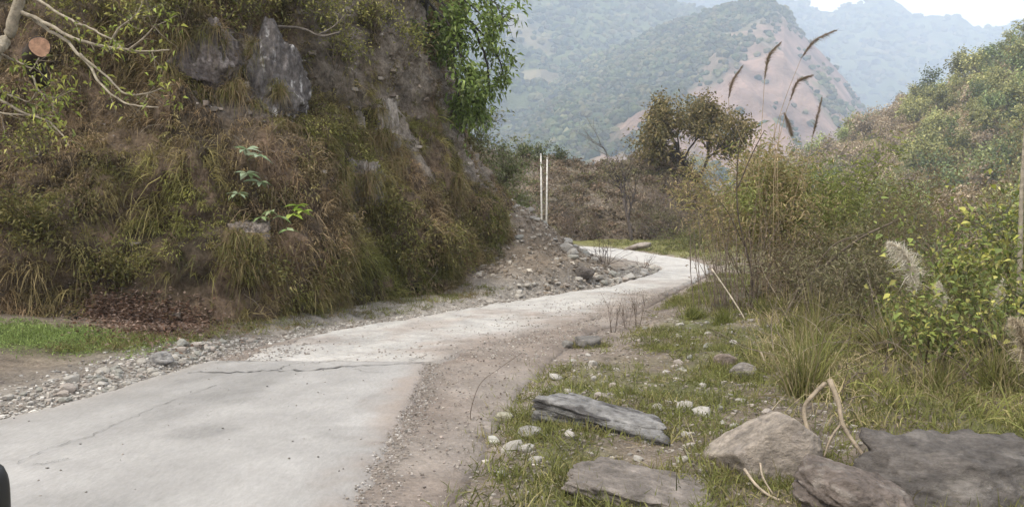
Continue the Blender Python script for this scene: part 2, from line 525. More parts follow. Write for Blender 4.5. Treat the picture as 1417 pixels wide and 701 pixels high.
crack([pg(20, 640), pg(75, 616), pg(130, 598), pg(165, 583), pg(220, 560), pg(300, 531)], 0.005)
crack([pg(45, 641), pg(70, 637), pg(95, 632)], 0.007)
crack([pg(330, 560), pg(345, 551), pg(372, 545)], 0.003)

cj = [pg(262, 513), pg(320, 514), pg(380, 510), pg(430, 511), pg(480, 505), pg(540, 503), pg(604, 499)]
crack(cj, 0.022, 0.10)
crack([pg(300, 500), pg(345, 497), pg(395, 492), pg(420, 484)], 0.016, 0.08)
crack([pg(480, 505), pg(500, 512), pg(535, 513)], 0.008, 0.05)
crack([pg(560, 502), pg(590, 488), pg(640, 478), pg(700, 470)], 0.010, 0.08)
crack([pg(380, 511), pg(410, 502), pg(450, 499), pg(520, 488)], 0.010, 0.08)

def far_right(t):
    y = np.interp(t, np.arange(NR), RC[:, 1])
    return np.interp(y, [8.8, 11, 14, 19, 24, 30], [0.72, 0.84, 0.96, 1.0, 1.0, 1.0])
def col_far(X, Y, v, u):
    p = xyz(X, Y)
    n = fbm(p * 0.7, 4, 81); n2 = fbm(p * 3.3, 4, 85)
    c = np.tile(palec, (len(X), 1))
    k = sstep(0.15, .9, n + 0.35 * n2)[:, None] * sstep(26, 12, Y)[:, None]
    c = lerp(c, dirtc * 1.25, k * 0.55)
    k = sstep(0.50, 0.85, v + 0.16 * n + 0.06 * n2)[:, None] * sstep(24, 12, Y)[:, None]
    c = lerp(c, dirtc * 1.12, k * 0.92)
    return c * (1 + 0.10 * n2[:, None])
far_road = strip('worn_road_surface', I_END + 0.8, NR - 1, lambda t: 0.015 + 0.13 * math.exp(-(t - I_END) / 26.0), far_right, 620, 90, 0.034, MAT_ROAD, col_far, 0.02, 0.03, 91, 0.09, 0.05)
tag(far_road, 'rough pale gravelly road surface beyond the broken joint', 'road', kind='structure')

# ------------------------------------------------------------------ cliff
CB = [(-34, -8), (-20, 2), (-12.5, 7.4), (-9.2, 9.8), (-6.9, 10.8), (-4.8, 11.1), (-3.65, 12.0), (-2.75, 13.6), (-1.15, 16.1), (.1, 19.3), (.4, 22), (-.1, 25), (-1.6, 29), (-6, 34), (-14, 42), (-30, 50)]
cb = catmull(CB, 1500)
cl = np.concatenate([[0], np.cumsum(np.linalg.norm(np.diff(cb, axis=0), axis=1))])
s_a = cl[np.argmin(np.abs(cb[:, 0] + 9.5) + np.abs(cb[:, 1] - 9.6))]
s_b = cl[np.argmin(np.abs(cb[:, 0] + 0.9) + np.abs(cb[:, 1] - 26))]
ss = np.concatenate([np.linspace(0, s_a, 60)[:-1], np.linspace(s_a, s_b, 330), np.linspace(s_b, cl[-1], 60)[1:]])
hh = np.concatenate([np.linspace(-0.4, 8.0, 125), np.linspace(8.3, 10.5, 10)])
bx_ = np.interp(ss, cl, cb[:, 0]); by_ = np.interp(ss, cl, cb[:, 1])
# smoothed inward normal
tx = np.gradient(bx_, ss); ty = np.gradient(by_, ss)
nin = unit(np.stack([-ty, tx], -1))
prof_h = [-0.5, 0, 0.5, 1.2, 2.6, 4.0, 5.5, 7.4, 9, 10.5]
prof_o = [-0.25, 0, 0.15, 0.35, 1.05, 1.75, 2.1, 2.3, 3.0, 4.2]
mult = np.interp(ss, [0, s_a, s_a + 2.5, s_a + 7, s_a + 13, cl[-1]], [1.8, 1.75, 1.6, 1.15, 1.0, 1.0])
S_, H_ = np.meshgrid(ss, hh, indexing='ij')
off = np.interp(H_, prof_h, prof_o) * mult[:, None]
X = bx_[:, None] + nin[:, 0][:, None] * off
Y = by_[:, None] + nin[:, 1][:, None] * off
pp = np.stack([X.ravel(), Y.ravel(), H_.ravel()], -1)
gul = fbm(np.stack([S_.ravel() * 0.55, H_.ravel() * 0.16, 0 * S_.ravel()], -1), 4, 101)     # vertical gullies
bum = fbm(pp * 0.75, 5, 105)
fin = fbm(pp * 3.2, 4, 109)
rid = ridged(pp * np.array([1.3, 1.3, 0.7]), 4, 113)
disp = (0.42 * gul + 0.34 * bum + 0.17 * fbm(pp * 1.7, 3, 107) + 0.11 * fin + 0.14 * rid) * np.clip((H_.ravel() + 0.5) / 1.4, 0.1, 1)
nn = np.repeat(nin, len(hh), axis=0)
X = X.ravel() - nn[:, 0] * disp; Y = Y.ravel() - nn[:, 1] * disp
Z = H_.ravel() + 0.15 * bum
CV = np.stack([X, Y, Z], -1)
# roof: close the top backwards
top = CV.reshape(len(ss), len(hh), 3)[:, -1, :]
back = top + np.stack([nin[:, 0] * 3 - 6, nin[:, 1] * 3 + 2, np.full(len(ss), 2.0)], -1)
CV = np.concatenate([CV.reshape(len(ss), len(hh), 3), back[:, None, :]], 1)
nh = len(hh) + 1
CVf = CV.reshape(-1, 3)
cz = CVf[:, 2]
na = fbm(CVf * 0.9, 4, 121); nb = fbm(CVf * np.array([2.2, 2.2, 0.8]), 4, 125)
base_b = np.array([0.145, 0.108, 0.075]); base_d = np.array([0.08, 0.063, 0.044]); rockc = np.array([0.285, 0.25, 0.215]); reds = np.array([0.205, 0.145, 0.105])
cc = lerp(np.tile(base_d, (len(CVf), 1)), base_b, sstep(-.5, .4, na)[:, None])
cc = lerp(cc, reds, (sstep(.1, .8, nb) * 0.6)[:, None])
sgrid = np.repeat(ss, nh)
corner = sstep(s_a + 8.0, s_a + 10.5, sgrid) * sstep(1.4, 3.0, cz)
rockmask = np.clip(corner * sstep(-0.55, 0.25, fbm(np.stack([sgrid * 1.3, cz * 0.35, 0 * cz], -1), 4, 131)), 0, 1)
cc = lerp(cc, rockc, rockmask[:, None] * 0.85)
vv_ = CVf - CAM; dp_ = np.maximum(vv_ @ FWD, 0.5); cpx = CX + F * vv_[:, 0] / dp_; cpy = CY - F * (vv_ @ UPV) / dp_
bed = sstep(1.15, 0.75, np.sqrt(((cpx - 338) / 88) ** 2 + ((cpy - 98) / 66) ** 2) + 0.35 * fbm(CVf * 2.2, 4, 135)) * (vv_ @ FWD > 2)
cc = lerp(cc, np.array([0.13, 0.108, 0.09]), bed[:, None]); rockmask = np.maximum(rockmask, bed * 0.75)
cc = np.clip(cc * (1 + 0.2 * nb[:, None]), 0.01, 0.8)
CF = grid_faces(len(ss), nh)[:, ::-1]
cliff = link('cliff', make_mesh('cliff', CVf, CF, None, cc, True, MAT_CLIFF))
tag(cliff, 'steep brown cliff overgrown with hanging grass beside the road', 'cliff', kind='structure')

bvh_cliff = BVHTree.FromPolygons([tuple(v) for v in CVf], [tuple(f) for f in CF])
bvh_ground = BVHTree.FromPolygons([tuple(v) for v in GV], [tuple(f) for f in GF])

def hit(px, py, which='both'):
    d = Vector(ray(px, py)).normalized()
    best = None
    for w, b in (('cliff', bvh_cliff), ('ground', bvh_ground)):
        if which in (w, 'both'):
            r = b.ray_cast(Vector(CAM), d, 500)
            if r[0] is not None and (best is None or r[3] < best[3]): best = r
    if best is None: return None, None
    n = np.array(best[1])
    if np.dot(n, np.array(d)) > 0: n = -n
    return np.array(best[0]), n

def hitp(px, py, which='both'):
    p, n = hit(px, py, which)
    if p is None: p = P(px, py, 20)
    return p

# sample points over the cliff face, area weighted
fc = CVf[CF]; fa = 0.5 * np.linalg.norm(np.cross(fc[:, 2] - fc[:, 0], fc[:, 3] - fc[:, 1]), axis=1)
fn = unit(np.cross(fc[:, 2] - fc[:, 0], fc[:, 3] - fc[:, 1]))
fcen = fc.mean(1)
flip = np.einsum('ij,ij->i', fn, CAM - fcen) < 0
fvis = (fcen[:, 0] > -13) & (fcen[:, 1] < 30) & (fcen[:, 2] < 8.6) & (fcen[:, 2] > 0.05) & (fcen[:, 1] > 6)
frock = rockmask[CF].mean(1)

# ------------------------------------------------------------------ hanging grass over the cliff (stuff)
def cliff_grass(name, ntuft, per, Lr, label, cols, seed_zone, dens_pow, wmul=1.0, hmax=9.0, bend=1.0):
    w = fa * fvis * (1 - 0.93 * sstep(0.15, 0.55, frock)) * (fcen[:, 2] < hmax)
    zone = fbm(fcen * 0.8, 4, seed_zone)
    w = w * np.clip(0.45 + dens_pow * zone, 0.16, 2)
    w = w * np.where((((fcen[:, 0] + 5.0) / 1.0) ** 2 + ((fcen[:, 1] - 11.3) / 0.9) ** 2 < 1) & (fcen[:, 2] < 0.75), 0.04, 1.0)
    w = w / w.sum()
    k = rng.choice(len(fcen), size=ntuft, p=w)
    a = rng.random((ntuft, 1)); b = rng.random((ntuft, 1))
    pos = fc[k, 0] * (1 - a) * (1 - b) + fc[k, 1] * a * (1 - b) + fc[k, 2] * a * b + fc[k, 3] * (1 - a) * b
    nor = fn[k]; nor = np.where(flip[k][:, None], -nor, nor)
    z2 = fbm(pos * 0.55, 4, 141); z3 = fbm(pos * 1.7, 3, 145)
    low = sstep(3.2, 0.8, pos[:, 2])
    cols = np.asarray(cols)
    t = np.clip(0.58 + 0.9 * z2 + 0.35 * z3 - 0.25 * (low - 0.4), 0, 1)      # 0 green .. 1 brown
    tc = lerp(cols[0], cols[1], np.clip(t * 2, 0, 1)[:, None]); tc = lerp(tc, cols[2], np.clip(t * 2 - 1, 0, 1)[:, None])
    tc = tc * np.clip(1 + 0.30 * rng.normal(size=(ntuft, 1)) + 0.35 * z3[:, None], 0.35, 2.2)
    size = rng.uniform(Lr[0], Lr[1], ntuft)
    K = np.repeat(np.arange(ntuft), per); n = len(K)
    spread = rng.normal(size=(n, 3)) * 0.05 * (size[K] / 0.35)[:, None]
    d0 = nor[K] * 0.75 + np.array([0, 0, 0.55]) + rng.normal(size=(n, 3)) * 0.42
    L = size[K] * rng.uniform(0.55, 1.15, n)
    s = Soup()
    blades(s, pos[K] + spread - nor[K] * 0.02, d0, L, rng.uniform(0.007, 0.016, n) * wmul, rng.uniform(0.5, 1.35, n) * bend,
           np.clip(tc[K] * (1 + 0.2 * rng.normal(size=(n, 1))), 0.012, 0.6), 3)
    return tag(s.build(name, MAT_GRASS), label, 'grass', kind='stuff')

cliff_grass('hanging_grass', 12500, 15, (0.12, 0.34), 'olive and brown hanging grass covering the cliff face',
            [(0.158, 0.165, 0.046), (0.198, 0.172, 0.066), (0.231, 0.165, 0.095)], 151, 0.9)
cliff_grass('cliff_grass', 1700, 14, (0.28, 0.62), 'long drooping dry grass tussocks on the cliff face',
            [(0.163, 0.156, 0.050), (0.213, 0.175, 0.077), (0.250, 0.188, 0.112)], 157, 1.2, 1.0)

# small-leaved scrub in mounds over the cliff (stuff)
w = fa * fvis * (1 - 0.95 * sstep(0.15, 0.5, frock)) * np.clip(0.5 + 1.3 * fbm(fcen * 0.7, 4, 161), 0.08, 2)
w = w * np.where((((fcen[:, 0] + 5.0) / 1.0) ** 2 + ((fcen[:, 1] - 11.3) / 0.9) ** 2 < 1) & (fcen[:, 2] < 0.75), 0.0, 1.0)
k = rng.choice(len(fcen), size=2600, p=w / w.sum()); n0 = len(k)
pos = fcen[k]; nor = np.where(flip[k][:, None], -fn[k], fn[k])
per = 70; K = np.repeat(np.arange(n0), per); m = len(K)
rad = rng.uniform(0.09, 0.30, n0)
d = unit(rng.normal(size=(m, 3)) + nor[K] * 0.9)
pts = pos[K] + d * (rad[K] * rng.uniform(.5, 1.05, m))[:, None]
pts[:, 2] -= rad[K] * 0.25 * rng.random(m)
zz = fbm(pos * 0.6, 4, 141)
base_c = lerp(np.array([0.20, 0.20, 0.06]), np.array([0.21, 0.16, 0.095]), sstep(-.45, .45, zz + 0.2 * rng.normal(size=n0))[:, None]) * (1 + 0.3 * rng.normal(size=(n0, 1)))
s = Soup()
leaves(s, pts, d + rng.normal(size=(m, 3)) * 0.7 + np.array([0, 0, -0.25]), rng.uniform(.035, .085, m), rng.uniform(.012, .028, m), np.clip(base_c[K] * (1 + .22 * rng.normal(size=(m, 1))), .015, .5), .25, .4)
tag(s.build('cliff_scrub', MAT_LEAF), 'small leaved olive and brown scrub mounds all over the cliff', 'scrub', kind='stuff')

# ------------------------------------------------------------------ rocks
_ico = {}
def ico(sub):
    if sub in _ico: return _ico[sub]
    import bmesh
    bm = bmesh.new(); bmesh.ops.create_icosphere(bm, subdivisions=sub, radius=1.0)
    bm.verts.ensure_lookup_table()
    V = np.array([v.co[:] for v in bm.verts]); T = np.array([[v.index for v in f.verts] for f in bm.faces]); bm.free()
    _ico[sub] = (unit(V), T); return _ico[sub]

def rock_verts(sub, seed, planes=None, nplanes=11, rough=0.05, soft=14.0, strata=0.0, fract=0.0):
    D, T = ico(sub)
    r = np.random.default_rng(seed)
    if planes is None:
        n = np.concatenate([unit(r.normal(size=(nplanes, 3))), np.eye(3), -np.eye(3)]); c = np.concatenate([r.uniform(0.68, 1.0, nplanes), np.full(6, 0.95)])
    else:
        n = unit(np.array([p[:3] for p in planes], float)); c = np.array([p[3] for p in planes], float)
    dn = np.maximum(D @ n.T, 1e-3)
    rad = c[None, :] / dn
    rad = np.minimum(rad, 3.0)
    m = -np.log(np.exp(-soft * np.minimum(rad, 2.5)).sum(1)) / soft
    V = D * np.maximum(m, 0.2)[:, None]
    V = V * (1 + rough * fbm(V * 2.2 + seed, 4, seed % 97)[:, None] + rough * 0.5 * fbm(V * 6 + seed, 3, seed % 89)[:, None])
    if fract:
        f = ridged(V * np.array([2.6, 2.6, 1.1]) + seed, 4, seed % 61); V = V * (1 + fract * (f - 0.45))[:, None]
        V = V * (1 + 0.3 * fract * fbm(V * 9 + seed, 3, seed % 43))[:, None]
    if strata:
        lay = np.floor(V[:, 2] * 7 + 0.6 * fbm(V * 1.3, 2, seed % 53)) 
        V[:, :2] *= (1 + strata * (_hash(lay, lay * 0, lay * 0, seed) - 0.5))[:, None]
    return V, T

def rotz(V, a):
    c, s_ = math.cos(a), math.sin(a)
    return V @ np.array([[c, s_, 0], [-s_, c, 0], [0, 0, 1]])
def rotm(V, ax, a):
    c, s_ = math.cos(a), math.sin(a)
    R = {'x': [[1, 0, 0], [0, c, s_], [0, -s_, c]], 'y': [[c, 0, -s_], [0, 1, 0], [s_, 0, c]], 'z': [[c, s_, 0], [-s_, c, 0], [0, 0, 1]]}[ax]
    return V @ np.array(R)

def rock_col(V, base, var=0.18, patch=None, pscale=3.0, seed=0, pth=0.25):
    n = fbm(V * 2.0 + seed, 4, 7 + seed % 50)
    c = np.tile(np.asarray(base, float), (len(V), 1)) * (1 + var * n[:, None])
    if patch is not None:
        k = sstep(pth, pth + 0.3, fbm(V * (np.array([1.3, 1.3, .55]) * pscale if pscale > 4 else pscale) + 5 + seed, 5, 23 + seed % 50))[:, None]
        c = lerp(c, np.asarray(patch), k)
    return np.clip(c, 0.01, 0.9)

def place_rock(name, loc, scale, rot, base, label, cat='rock', sub=4, seed=1, planes=None, rough=0.05, patch=None, pth=0.25, strata=0.0, soft=14, group=None, mat=None, pscale=3.0, fract=0.0, top=None):
    V, T = rock_verts(sub, seed, planes, 11, rough, soft, strata, fract)
    C = rock_col(V, base, 0.2, patch, pscale, seed, pth)
    V = V * np.asarray(scale)
    for ax, a in rot: V = rotm(V, ax, math.radians(a))
    if top is not None:
        loc = (loc[0], loc[1], P(CX, top, loc[1])[2] - V[:, 2].max())
    o = link(name, make_mesh(name, V, None, T, C, True, mat or MAT_ROCK), None, loc)
    return tag(o, label, cat, group)

# foreground rocks
grey = (0.21, 0.20, 0.195); tan = (0.29, 0.25, 0.21); dark = (0.12, 0.115, 0.112)
def on_ground(px, dist, dz=0.0):
    p = P(px, 400, dist); return (p[0], p[1], zg1(p[0], p[1]) + dz)

place_rock('boulder', on_ground(1365, 4.75, 0.10), (0.78, 0.45, 0.34), [('x', 8), ('y', 6), ('z', 10)], (0.105, 0.094, 0.086), 'large dark grey boulder low in the verge beside the brown layered rock', seed=41, rough=0.07, sub=6, soft=16, fract=0.12, top=606, patch=(0.15, 0.136, 0.123), pth=0.25)
place_rock('layered_rock', on_ground(1190, 4.5, 0.04), (0.40, 0.28, 0.20), [('x', 12), ('y', 14), ('z', -12)], (0.145, 0.12, 0.105), 'brown layered rock between the tan boulder and the large dark boulder', seed=52, rough=0.08, sub=6, fract=0.12, top=642, strata=0.12, patch=(0.2, 0.175, 0.155))
place_rock('boulder', on_ground(1066, 5.2, 0.12), (0.37, 0.36, 0.34), [('z', 0)], tan, 'angular tan boulder with a flat sloping top face', sub=6, seed=63, rough=0.02, soft=46, fract=0.035, top=571,
           planes=[(-0.50, 0.10, 0.86, 0.52), (0.62, 0.1, 0.78, 0.82), (0.12, -0.96, 0.22, 0.62), (-0.80, -0.45, -0.40, 0.80), (0, 1, 0.2, 0.9), (1, -0.25, 0.1, 0.92), (0, 0, -1, 0.9), (-1, 0.4, 0, 1.15), (0.72, -0.62, 0.3, 0.85)], patch=(0.26, 0.225, 0.195), pth=0.3)
place_rock('rock_slab', on_ground(832, 6.1, 0.075), (0.45, 0.18, 0.14), [('y', 8), ('z', -26)], (0.20, 0.195, 0.19), 'long tilted grey rock slab with a dark underside', sub=6, seed=71, rough=0.045, soft=34, strata=0.05, fract=0.06, top=548,
           planes=[(0.05, 0, 1, 0.9), (0, -1, -0.25, 0.85), (0, 1, 0.2, 0.9), (1, 0.3, -0.1, 0.95), (-1, 0.2, 0.1, 0.95), (0, 0, -1, 0.9), (0.3, -0.6, 0.85, 1.0)], patch=(0.085, 0.08, 0.078), pth=0.05)
place_rock('flat_rock', on_ground(890, 4.75, -0.01), (0.44, 0.30, 0.10), [('y', 9), ('z', -15)], (0.20, 0.175, 0.155), 'low flat rock half buried below the tilted slab', sub=6, seed=77, rough=0.05, soft=16, strata=0.05, fract=0.12, top=652)
place_rock('stone', on_ground(1002, 8.6, 0.06), (0.13, 0.11, 0.11), [('z', 20)], (0.24, 0.195, 0.165), 'rounded pinkish stone in the weedy rubble beside pale twigs', sub=4, seed=78, rough=0.05, soft=9)
place_rock('stone', on_ground(1030, 8.0, 0.05), (0.15, 0.11, 0.08), [('z', -20)], (0.21, 0.19, 0.17), 'squat grey stone just in front of the rounded pinkish stone', sub=4, seed=79, rough=0.06, soft=14)
place_rock('stone', on_ground(698, 6.55, 0.03), (0.08, 0.075, 0.06), [('z', 20)], (0.36, 0.34, 0.26), 'pale yellowish stone on the grassy road edge near the slab', sub=4, seed=80, rough=0.04, soft=9)
place_rock('stone', on_ground(683, 5.95, 0.02), (0.055, 0.04, 0.03), [('z', -20)], (0.5, 0.49, 0.45), 'small white stone just below the pale yellowish stone', sub=3, seed=81, rough=0.04)
place_rock('stone', on_ground(735, 5.85, 0.03), (0.10, 0.08, 0.055), [('z', 30)], (0.30, 0.285, 0.26), 'grey lump of stone beside the left end of the slab', sub=4, seed=82, rough=0.06)
place_rock('stone', on_ground(855, 5.15, 0.03), (0.05, 0.04, 0.035), [('z', 30)], (0.16, 0.10, 0.085), 'small reddish brown stone lying on the flat rock edge', sub=3, seed=83, rough=0.06)
place_rock('stone', on_ground(815, 10.2, 0.05), (0.17, 0.10, 0.085), [('z', 10)], (0.15, 0.14, 0.13), 'dark angular stone at the grassy road edge', sub=4, seed=84, rough=0.06)
place_rock('stone', on_ground(785, 10.1, 0.04), (0.09, 0.07, 0.06), [('z', 40)], (0.2, 0.19, 0.175), 'small grey stone next to the dark angular stone', sub=3, seed=85, rough=0.06)
p = hitp(222, 502, 'ground')
place_rock('stone', (p[0], p[1], p[2] + 0.04), (0.17, 0.11, 0.085), [('z', 10)], (0.26, 0.25, 0.24), 'largest grey stone at the end of the green grass patch', sub=4, seed=86, rough=0.06, patch=(0.12, 0.115, 0.11), pth=0.1)
p = hitp(806, 386, 'ground')
place_rock('boulder', (p[0], p[1], p[2] + 0.10), (0.30, 0.22, 0.19), [('z', 15)], (0.13, 0.115, 0.105), 'dark boulder at the foot of the rubble pile beside dead brush', sub=4, seed=87, rough=0.06)
p = P(875, 338, 34.2)
place_rock('flat_rock', (p[0] + 0.25, p[1], zg1(p[0], p[1]) + 0.12), (0.62, 0.4, 0.17), [('y', -14), ('z', 10)], (0.27, 0.235, 0.205), 'flat tilted rock on the grass at the far bend', sub=4, seed=88, rough=0.05)

# rock outcrops in the cliff
cliff_rock_spots = []
def cliff_rock(name, px, py, wpx, hpx, base, label, seed, depth=0.5, patch=None, pth=0.2, sink=0.35, rough=0.09, tilt=0, sub=6, fract=0.30):
    p, n = hit(px, py, 'cliff')
    d = p[1]
    w, h = M(wpx, d) / 2, M(hpx, d) / 2
    nh_ = unit(np.array([0.25, -1.0, 0.0]))
    loc = p - nh_ * depth * sink
    a = math.degrees(math.atan2(nh_[1], nh_[0])) + 90
    cliff_rock_spots.append((p, nh_, w, h))
    return place_rock(name, loc, (w * 1.15, depth, h * 1.15), [('x', -14), ('y', tilt), ('z', a)], base, label, 'rock', sub, seed, None, rough, patch, pth, 0.0, 22, None, MAT_CLIFFROCK, 5.0, fract * 0.55)

cliff_rock('rock_outcrop', 372, 114, 92, 145, (0.115, 0.104, 0.10), 'tall dark grey rock outcrop streaked with white lichen high on the cliff', 201, 0.55, (0.46, 0.445, 0.44), 0.34, 0.5, 0.13, fract=0.34)
cliff_rock('rock_outcrop', 292, 84, 92, 88, (0.125, 0.107, 0.10), 'squat weathered grey rock ledge beside the tall outcrop on the cliff', 207, 0.55, (0.24, 0.215, 0.205), 0.25, 0.5, 0.11, fract=0.34)
cliff_rock('bare_rock', 541, 190, 30, 84, (0.25, 0.23, 0.21), 'pale upright rock rib bare on the right part of the cliff', 211, 0.22, (0.17, 0.15, 0.13), 0.1, 0.55)
cliff_rock('bare_rock', 497, 178, 14, 46, (0.25, 0.225, 0.20), 'narrow pale rock sliver left of the upright rock rib', 213, 0.18, None, 0.2, 0.5)
cliff_rock('bare_rock', 500, 262, 58, 66, (0.16, 0.14, 0.12), 'greyish bare rock patch below the narrow rock sliver', 215, 0.28, (0.24, 0.22, 0.20), 0.2, 0.6)
cliff_rock('bare_rock', 345, 328, 48, 44, (0.18, 0.155, 0.135), 'bare earthy rock under the leafy sapling on the cliff', 217, 0.3, None, 0.2, 0.7)
cliff_rock('bare_rock', 470, 268, 16, 20, (0.28, 0.26, 0.235), 'small pale stone stuck in the cliff grass', 219, 0.12, None, 0.2, 0.5, sub=4)
cliff_rock('bare_rock', 636, 257, 14, 18, (0.30, 0.28, 0.26), 'small pale stone near the outer corner of the cliff', 221, 0.12, None, 0.2, 0.5, sub=4)
cliff_rock('bare_rock', 480, 408, 16, 16, (0.27, 0.25, 0.22), 'rounded stone in the grass at the cliff foot', 223, 0.14, None, 0.2, 0.3, sub=4)
# grass growing round the edges of those rocks
sg = Soup()
for p_, n_, w_, h_ in cliff_rock_spots:
    n0 = int(30 + 55 * (w_ + h_)); t_ = rng.uniform(0, 6.28, n0); rr_ = rng.uniform(0.75, 1.15, n0)
    r_ = np.array([-n_[1], n_[0], 0])
    pt = p_ + r_ * (np.cos(t_) * w_ * rr_)[:, None] + np.array([0, 0, 1.0]) * (np.sin(t_) * h_ * rr_)[:, None] + n_ * 0.3
    for q_ in range(n0):
        v = bvh_cliff.find_nearest(Vector(pt[q_]))
        pt[q_] = np.array(v[0]) + n_ * rng.uniform(0.0, 0.16)
    K_ = np.repeat(np.arange(n0), 16); m_ = len(K_)
    tc_ = palette([(0.12, 0.115, 0.035), (0.16, 0.13, 0.055), (0.19, 0.14, 0.08)], n0, .2)
    blades(sg, pt[K_] + rng.normal(size=(m_, 3)) * 0.04, n_ * 0.7 + np.array([0, 0, .5]) + rng.normal(size=(m_, 3)) * .4, rng.uniform(.15, .45, m_), rng.uniform(.007, .014, m_), rng.uniform(.6, 1.4, m_), tc_[K_], 3)
tag(sg.build('ledge_grass', MAT_GRASS), 'grass fringing the bare rocks on the cliff', 'grass', kind='stuff')

# ------------------------------------------------------------------ countable stones (shared meshes)
stone_meshes = []
for q in range(14):
    V, T = rock_verts(2, 300 + q, None, 9, 0.05, 12)
    V = V * np.array([1.0, rng.uniform(.6, .9), rng.uniform(.42, .7)])
    b = [(0.30, 0.28, 0.25), (0.34, 0.32, 0.29), (0.25, 0.245, 0.22), (0.30, 0.265, 0.235), (0.37, 0.35, 0.32)][q % 5]
    stone_meshes.append(make_mesh('stone', V, None, T, rock_col(V, b, 0.15, None, 3, q), False, MAT_STONE))

def stones(n, sampler, size, label, group):
    k = 0; tries = 0
    while k < n and tries < n * 40:
        tries += 1
        x, y = sampler()
        la, h_, _ = road_coord(np.array([x]), np.array([y]))
        if abs(la[0]) - h_[0] < 0.06: continue
        r = rnd.uniform(*size) * (0.7 + 0.6 * rnd.random() ** 3)
        o = link('stone', stone_meshes[rnd.randrange(len(stone_meshes))])
        o.location = (x, y, zg1(x, y) + r * 0.25)
        o.scale = (r, r, r)
        o.rotation_euler = (rnd.uniform(-.3, .3), rnd.uniform(-.3, .3), rnd.uniform(0, 6.28))
        tag(o, label, 'stone', group); k += 1

def along_left(y0, y1, e0, e1):
    def f():
        i = rnd.uniform(idx_at_y(y0), idx_at_y(y1)); i = int(i)
        ee = e0 + (e1 - e0) * rnd.random() ** 1.6
        q = EL[i] - RN[i] * ee
        return float(q[0]), float(q[1])
    return f
def along_right(y0, y1, e0, e1):
    def f():
        i = int(rnd.uniform(idx_at_y(y0), idx_at_y(y1)))
        ee = rnd.uniform(e0, e1)
        q = ER[i] + RN[i] * ee
        return float(q[0]), float(q[1])
    return f
stones(110, along_left(6.2, 15.5, 0.06, 0.58), (0.035, 0.075), 'pale stone in the gravel strip between road and cliff', 'stones in the gravel strip below the cliff')
stones(90, along_left(15.5, 23.0, 0.05, 0.9), (0.05, 0.13), 'pale broken stone along the toe of the rubble pile', 'stones along the rubble toe')
def on_pile():
    return rnd.uniform(-0.6, 2.6), rnd.uniform(17.5, 24)
stones(75, on_pile, (0.05, 0.17), 'grey stone lying on the slope of the rubble pile', 'stones on the rubble pile')
stones(70, along_right(5.0, 11.5, 0.25, 2.4), (0.03, 0.07), 'grey stone among weeds on the verge opposite the cliff', 'stones among the verge weeds')

# ------------------------------------------------------------------ gravel (stuff)
cube_d = np.array([[-1, -1, -1], [1, -1, -1], [1, 1, -1], [-1, 1, -1], [-1, -1, 1], [1, -1, 1], [1, 1, 1], [-1, 1, 1]], float)
cube_q = np.array([[0, 3, 2, 1], [4, 5, 6, 7], [0, 1, 5, 4], [1, 2, 6, 5], [2, 3, 7, 6], [3, 0, 4, 7]])
def gravel_soup(name, x, y, z, size, cols, label):
    n = len(x)
    D = cube_d[None] * rng.uniform(0.35, 1.0, (n, 8, 3)) * rng.uniform(0.55, 1.0, (n, 1, 3))
    a = rng.uniform(0, 6.28, n); c, s_ = np.cos(a)[:, None], np.sin(a)[:, None]
    X = D[..., 0] * c - D[..., 1] * s_; Y = D[..., 0] * s_ + D[..., 1] * c
    V = np.stack([X, Y, D[..., 2] * 0.65], -1) * size[:, None, None] + np.stack([x, y, z + size * 0.15], -1)[:, None, :]
    Q = (cube_q[None] + (np.arange(n) * 8)[:, None, None]).reshape(-1, 4)
    s = Soup(); s.add(V.reshape(-1, 3), Q, None, np.repeat(palette(cols, n, 0.2), 8, axis=0))
    return tag(s.build(name, MAT_STONE, None, False), label, 'gravel', kind='stuff')

gcols = [(0.36, 0.34, 0.31), (0.27, 0.245, 0.22), (0.22, 0.19, 0.165), (0.42, 0.40, 0.37)]
i = rng.uniform(idx_at_y(4.5), idx_at_y(24), 9000).astype(int)
ee = np.abs(rng.normal(size=9000)) * 0.40 + 0.03
q = EL[i] - RN[i] * ee[:, None]
gravel_soup('gravel', q[:, 0], q[:, 1], zg(q[:, 0], q[:, 1]), rng.uniform(0.008, 0.032, 9000), gcols, 'loose pale gravel along the cliff side of the road')
n = 7000
x = rng.uniform(-1.2, 3.4, n); y = rng.uniform(16.3, 27, n); la, h_, _ = road_coord(x, y); ok = (pile_h(x, y) > 0.03) & (la < -h_)
x, y = x[ok], y[ok]
gravel_soup('rubble', x, y, zg(x, y), 0.012 + 0.075 * rng.random(len(x)) ** 3, [(0.26, 0.22, 0.18), (0.20, 0.165, 0.13), (0.17, 0.14, 0.11), (0.33, 0.30, 0.26)], 'broken stone rubble covering the pile at the cliff corner')
i = rng.uniform(idx_at_y(4.0), idx_at_y(14), 3800).astype(int)
ee = rng.uniform(0.0, 3.0, 3800); q = ER[i] + RN[i] * ee[:, None]
gravel_soup('pebbles', q[:, 0], q[:, 1], zg(q[:, 0], q[:, 1]), rng.uniform(0.006, 0.03, 3800), [(0.24, 0.21, 0.18), (0.18, 0.155, 0.13), (0.29, 0.265, 0.235)], 'small pebbles scattered over the weedy verge')
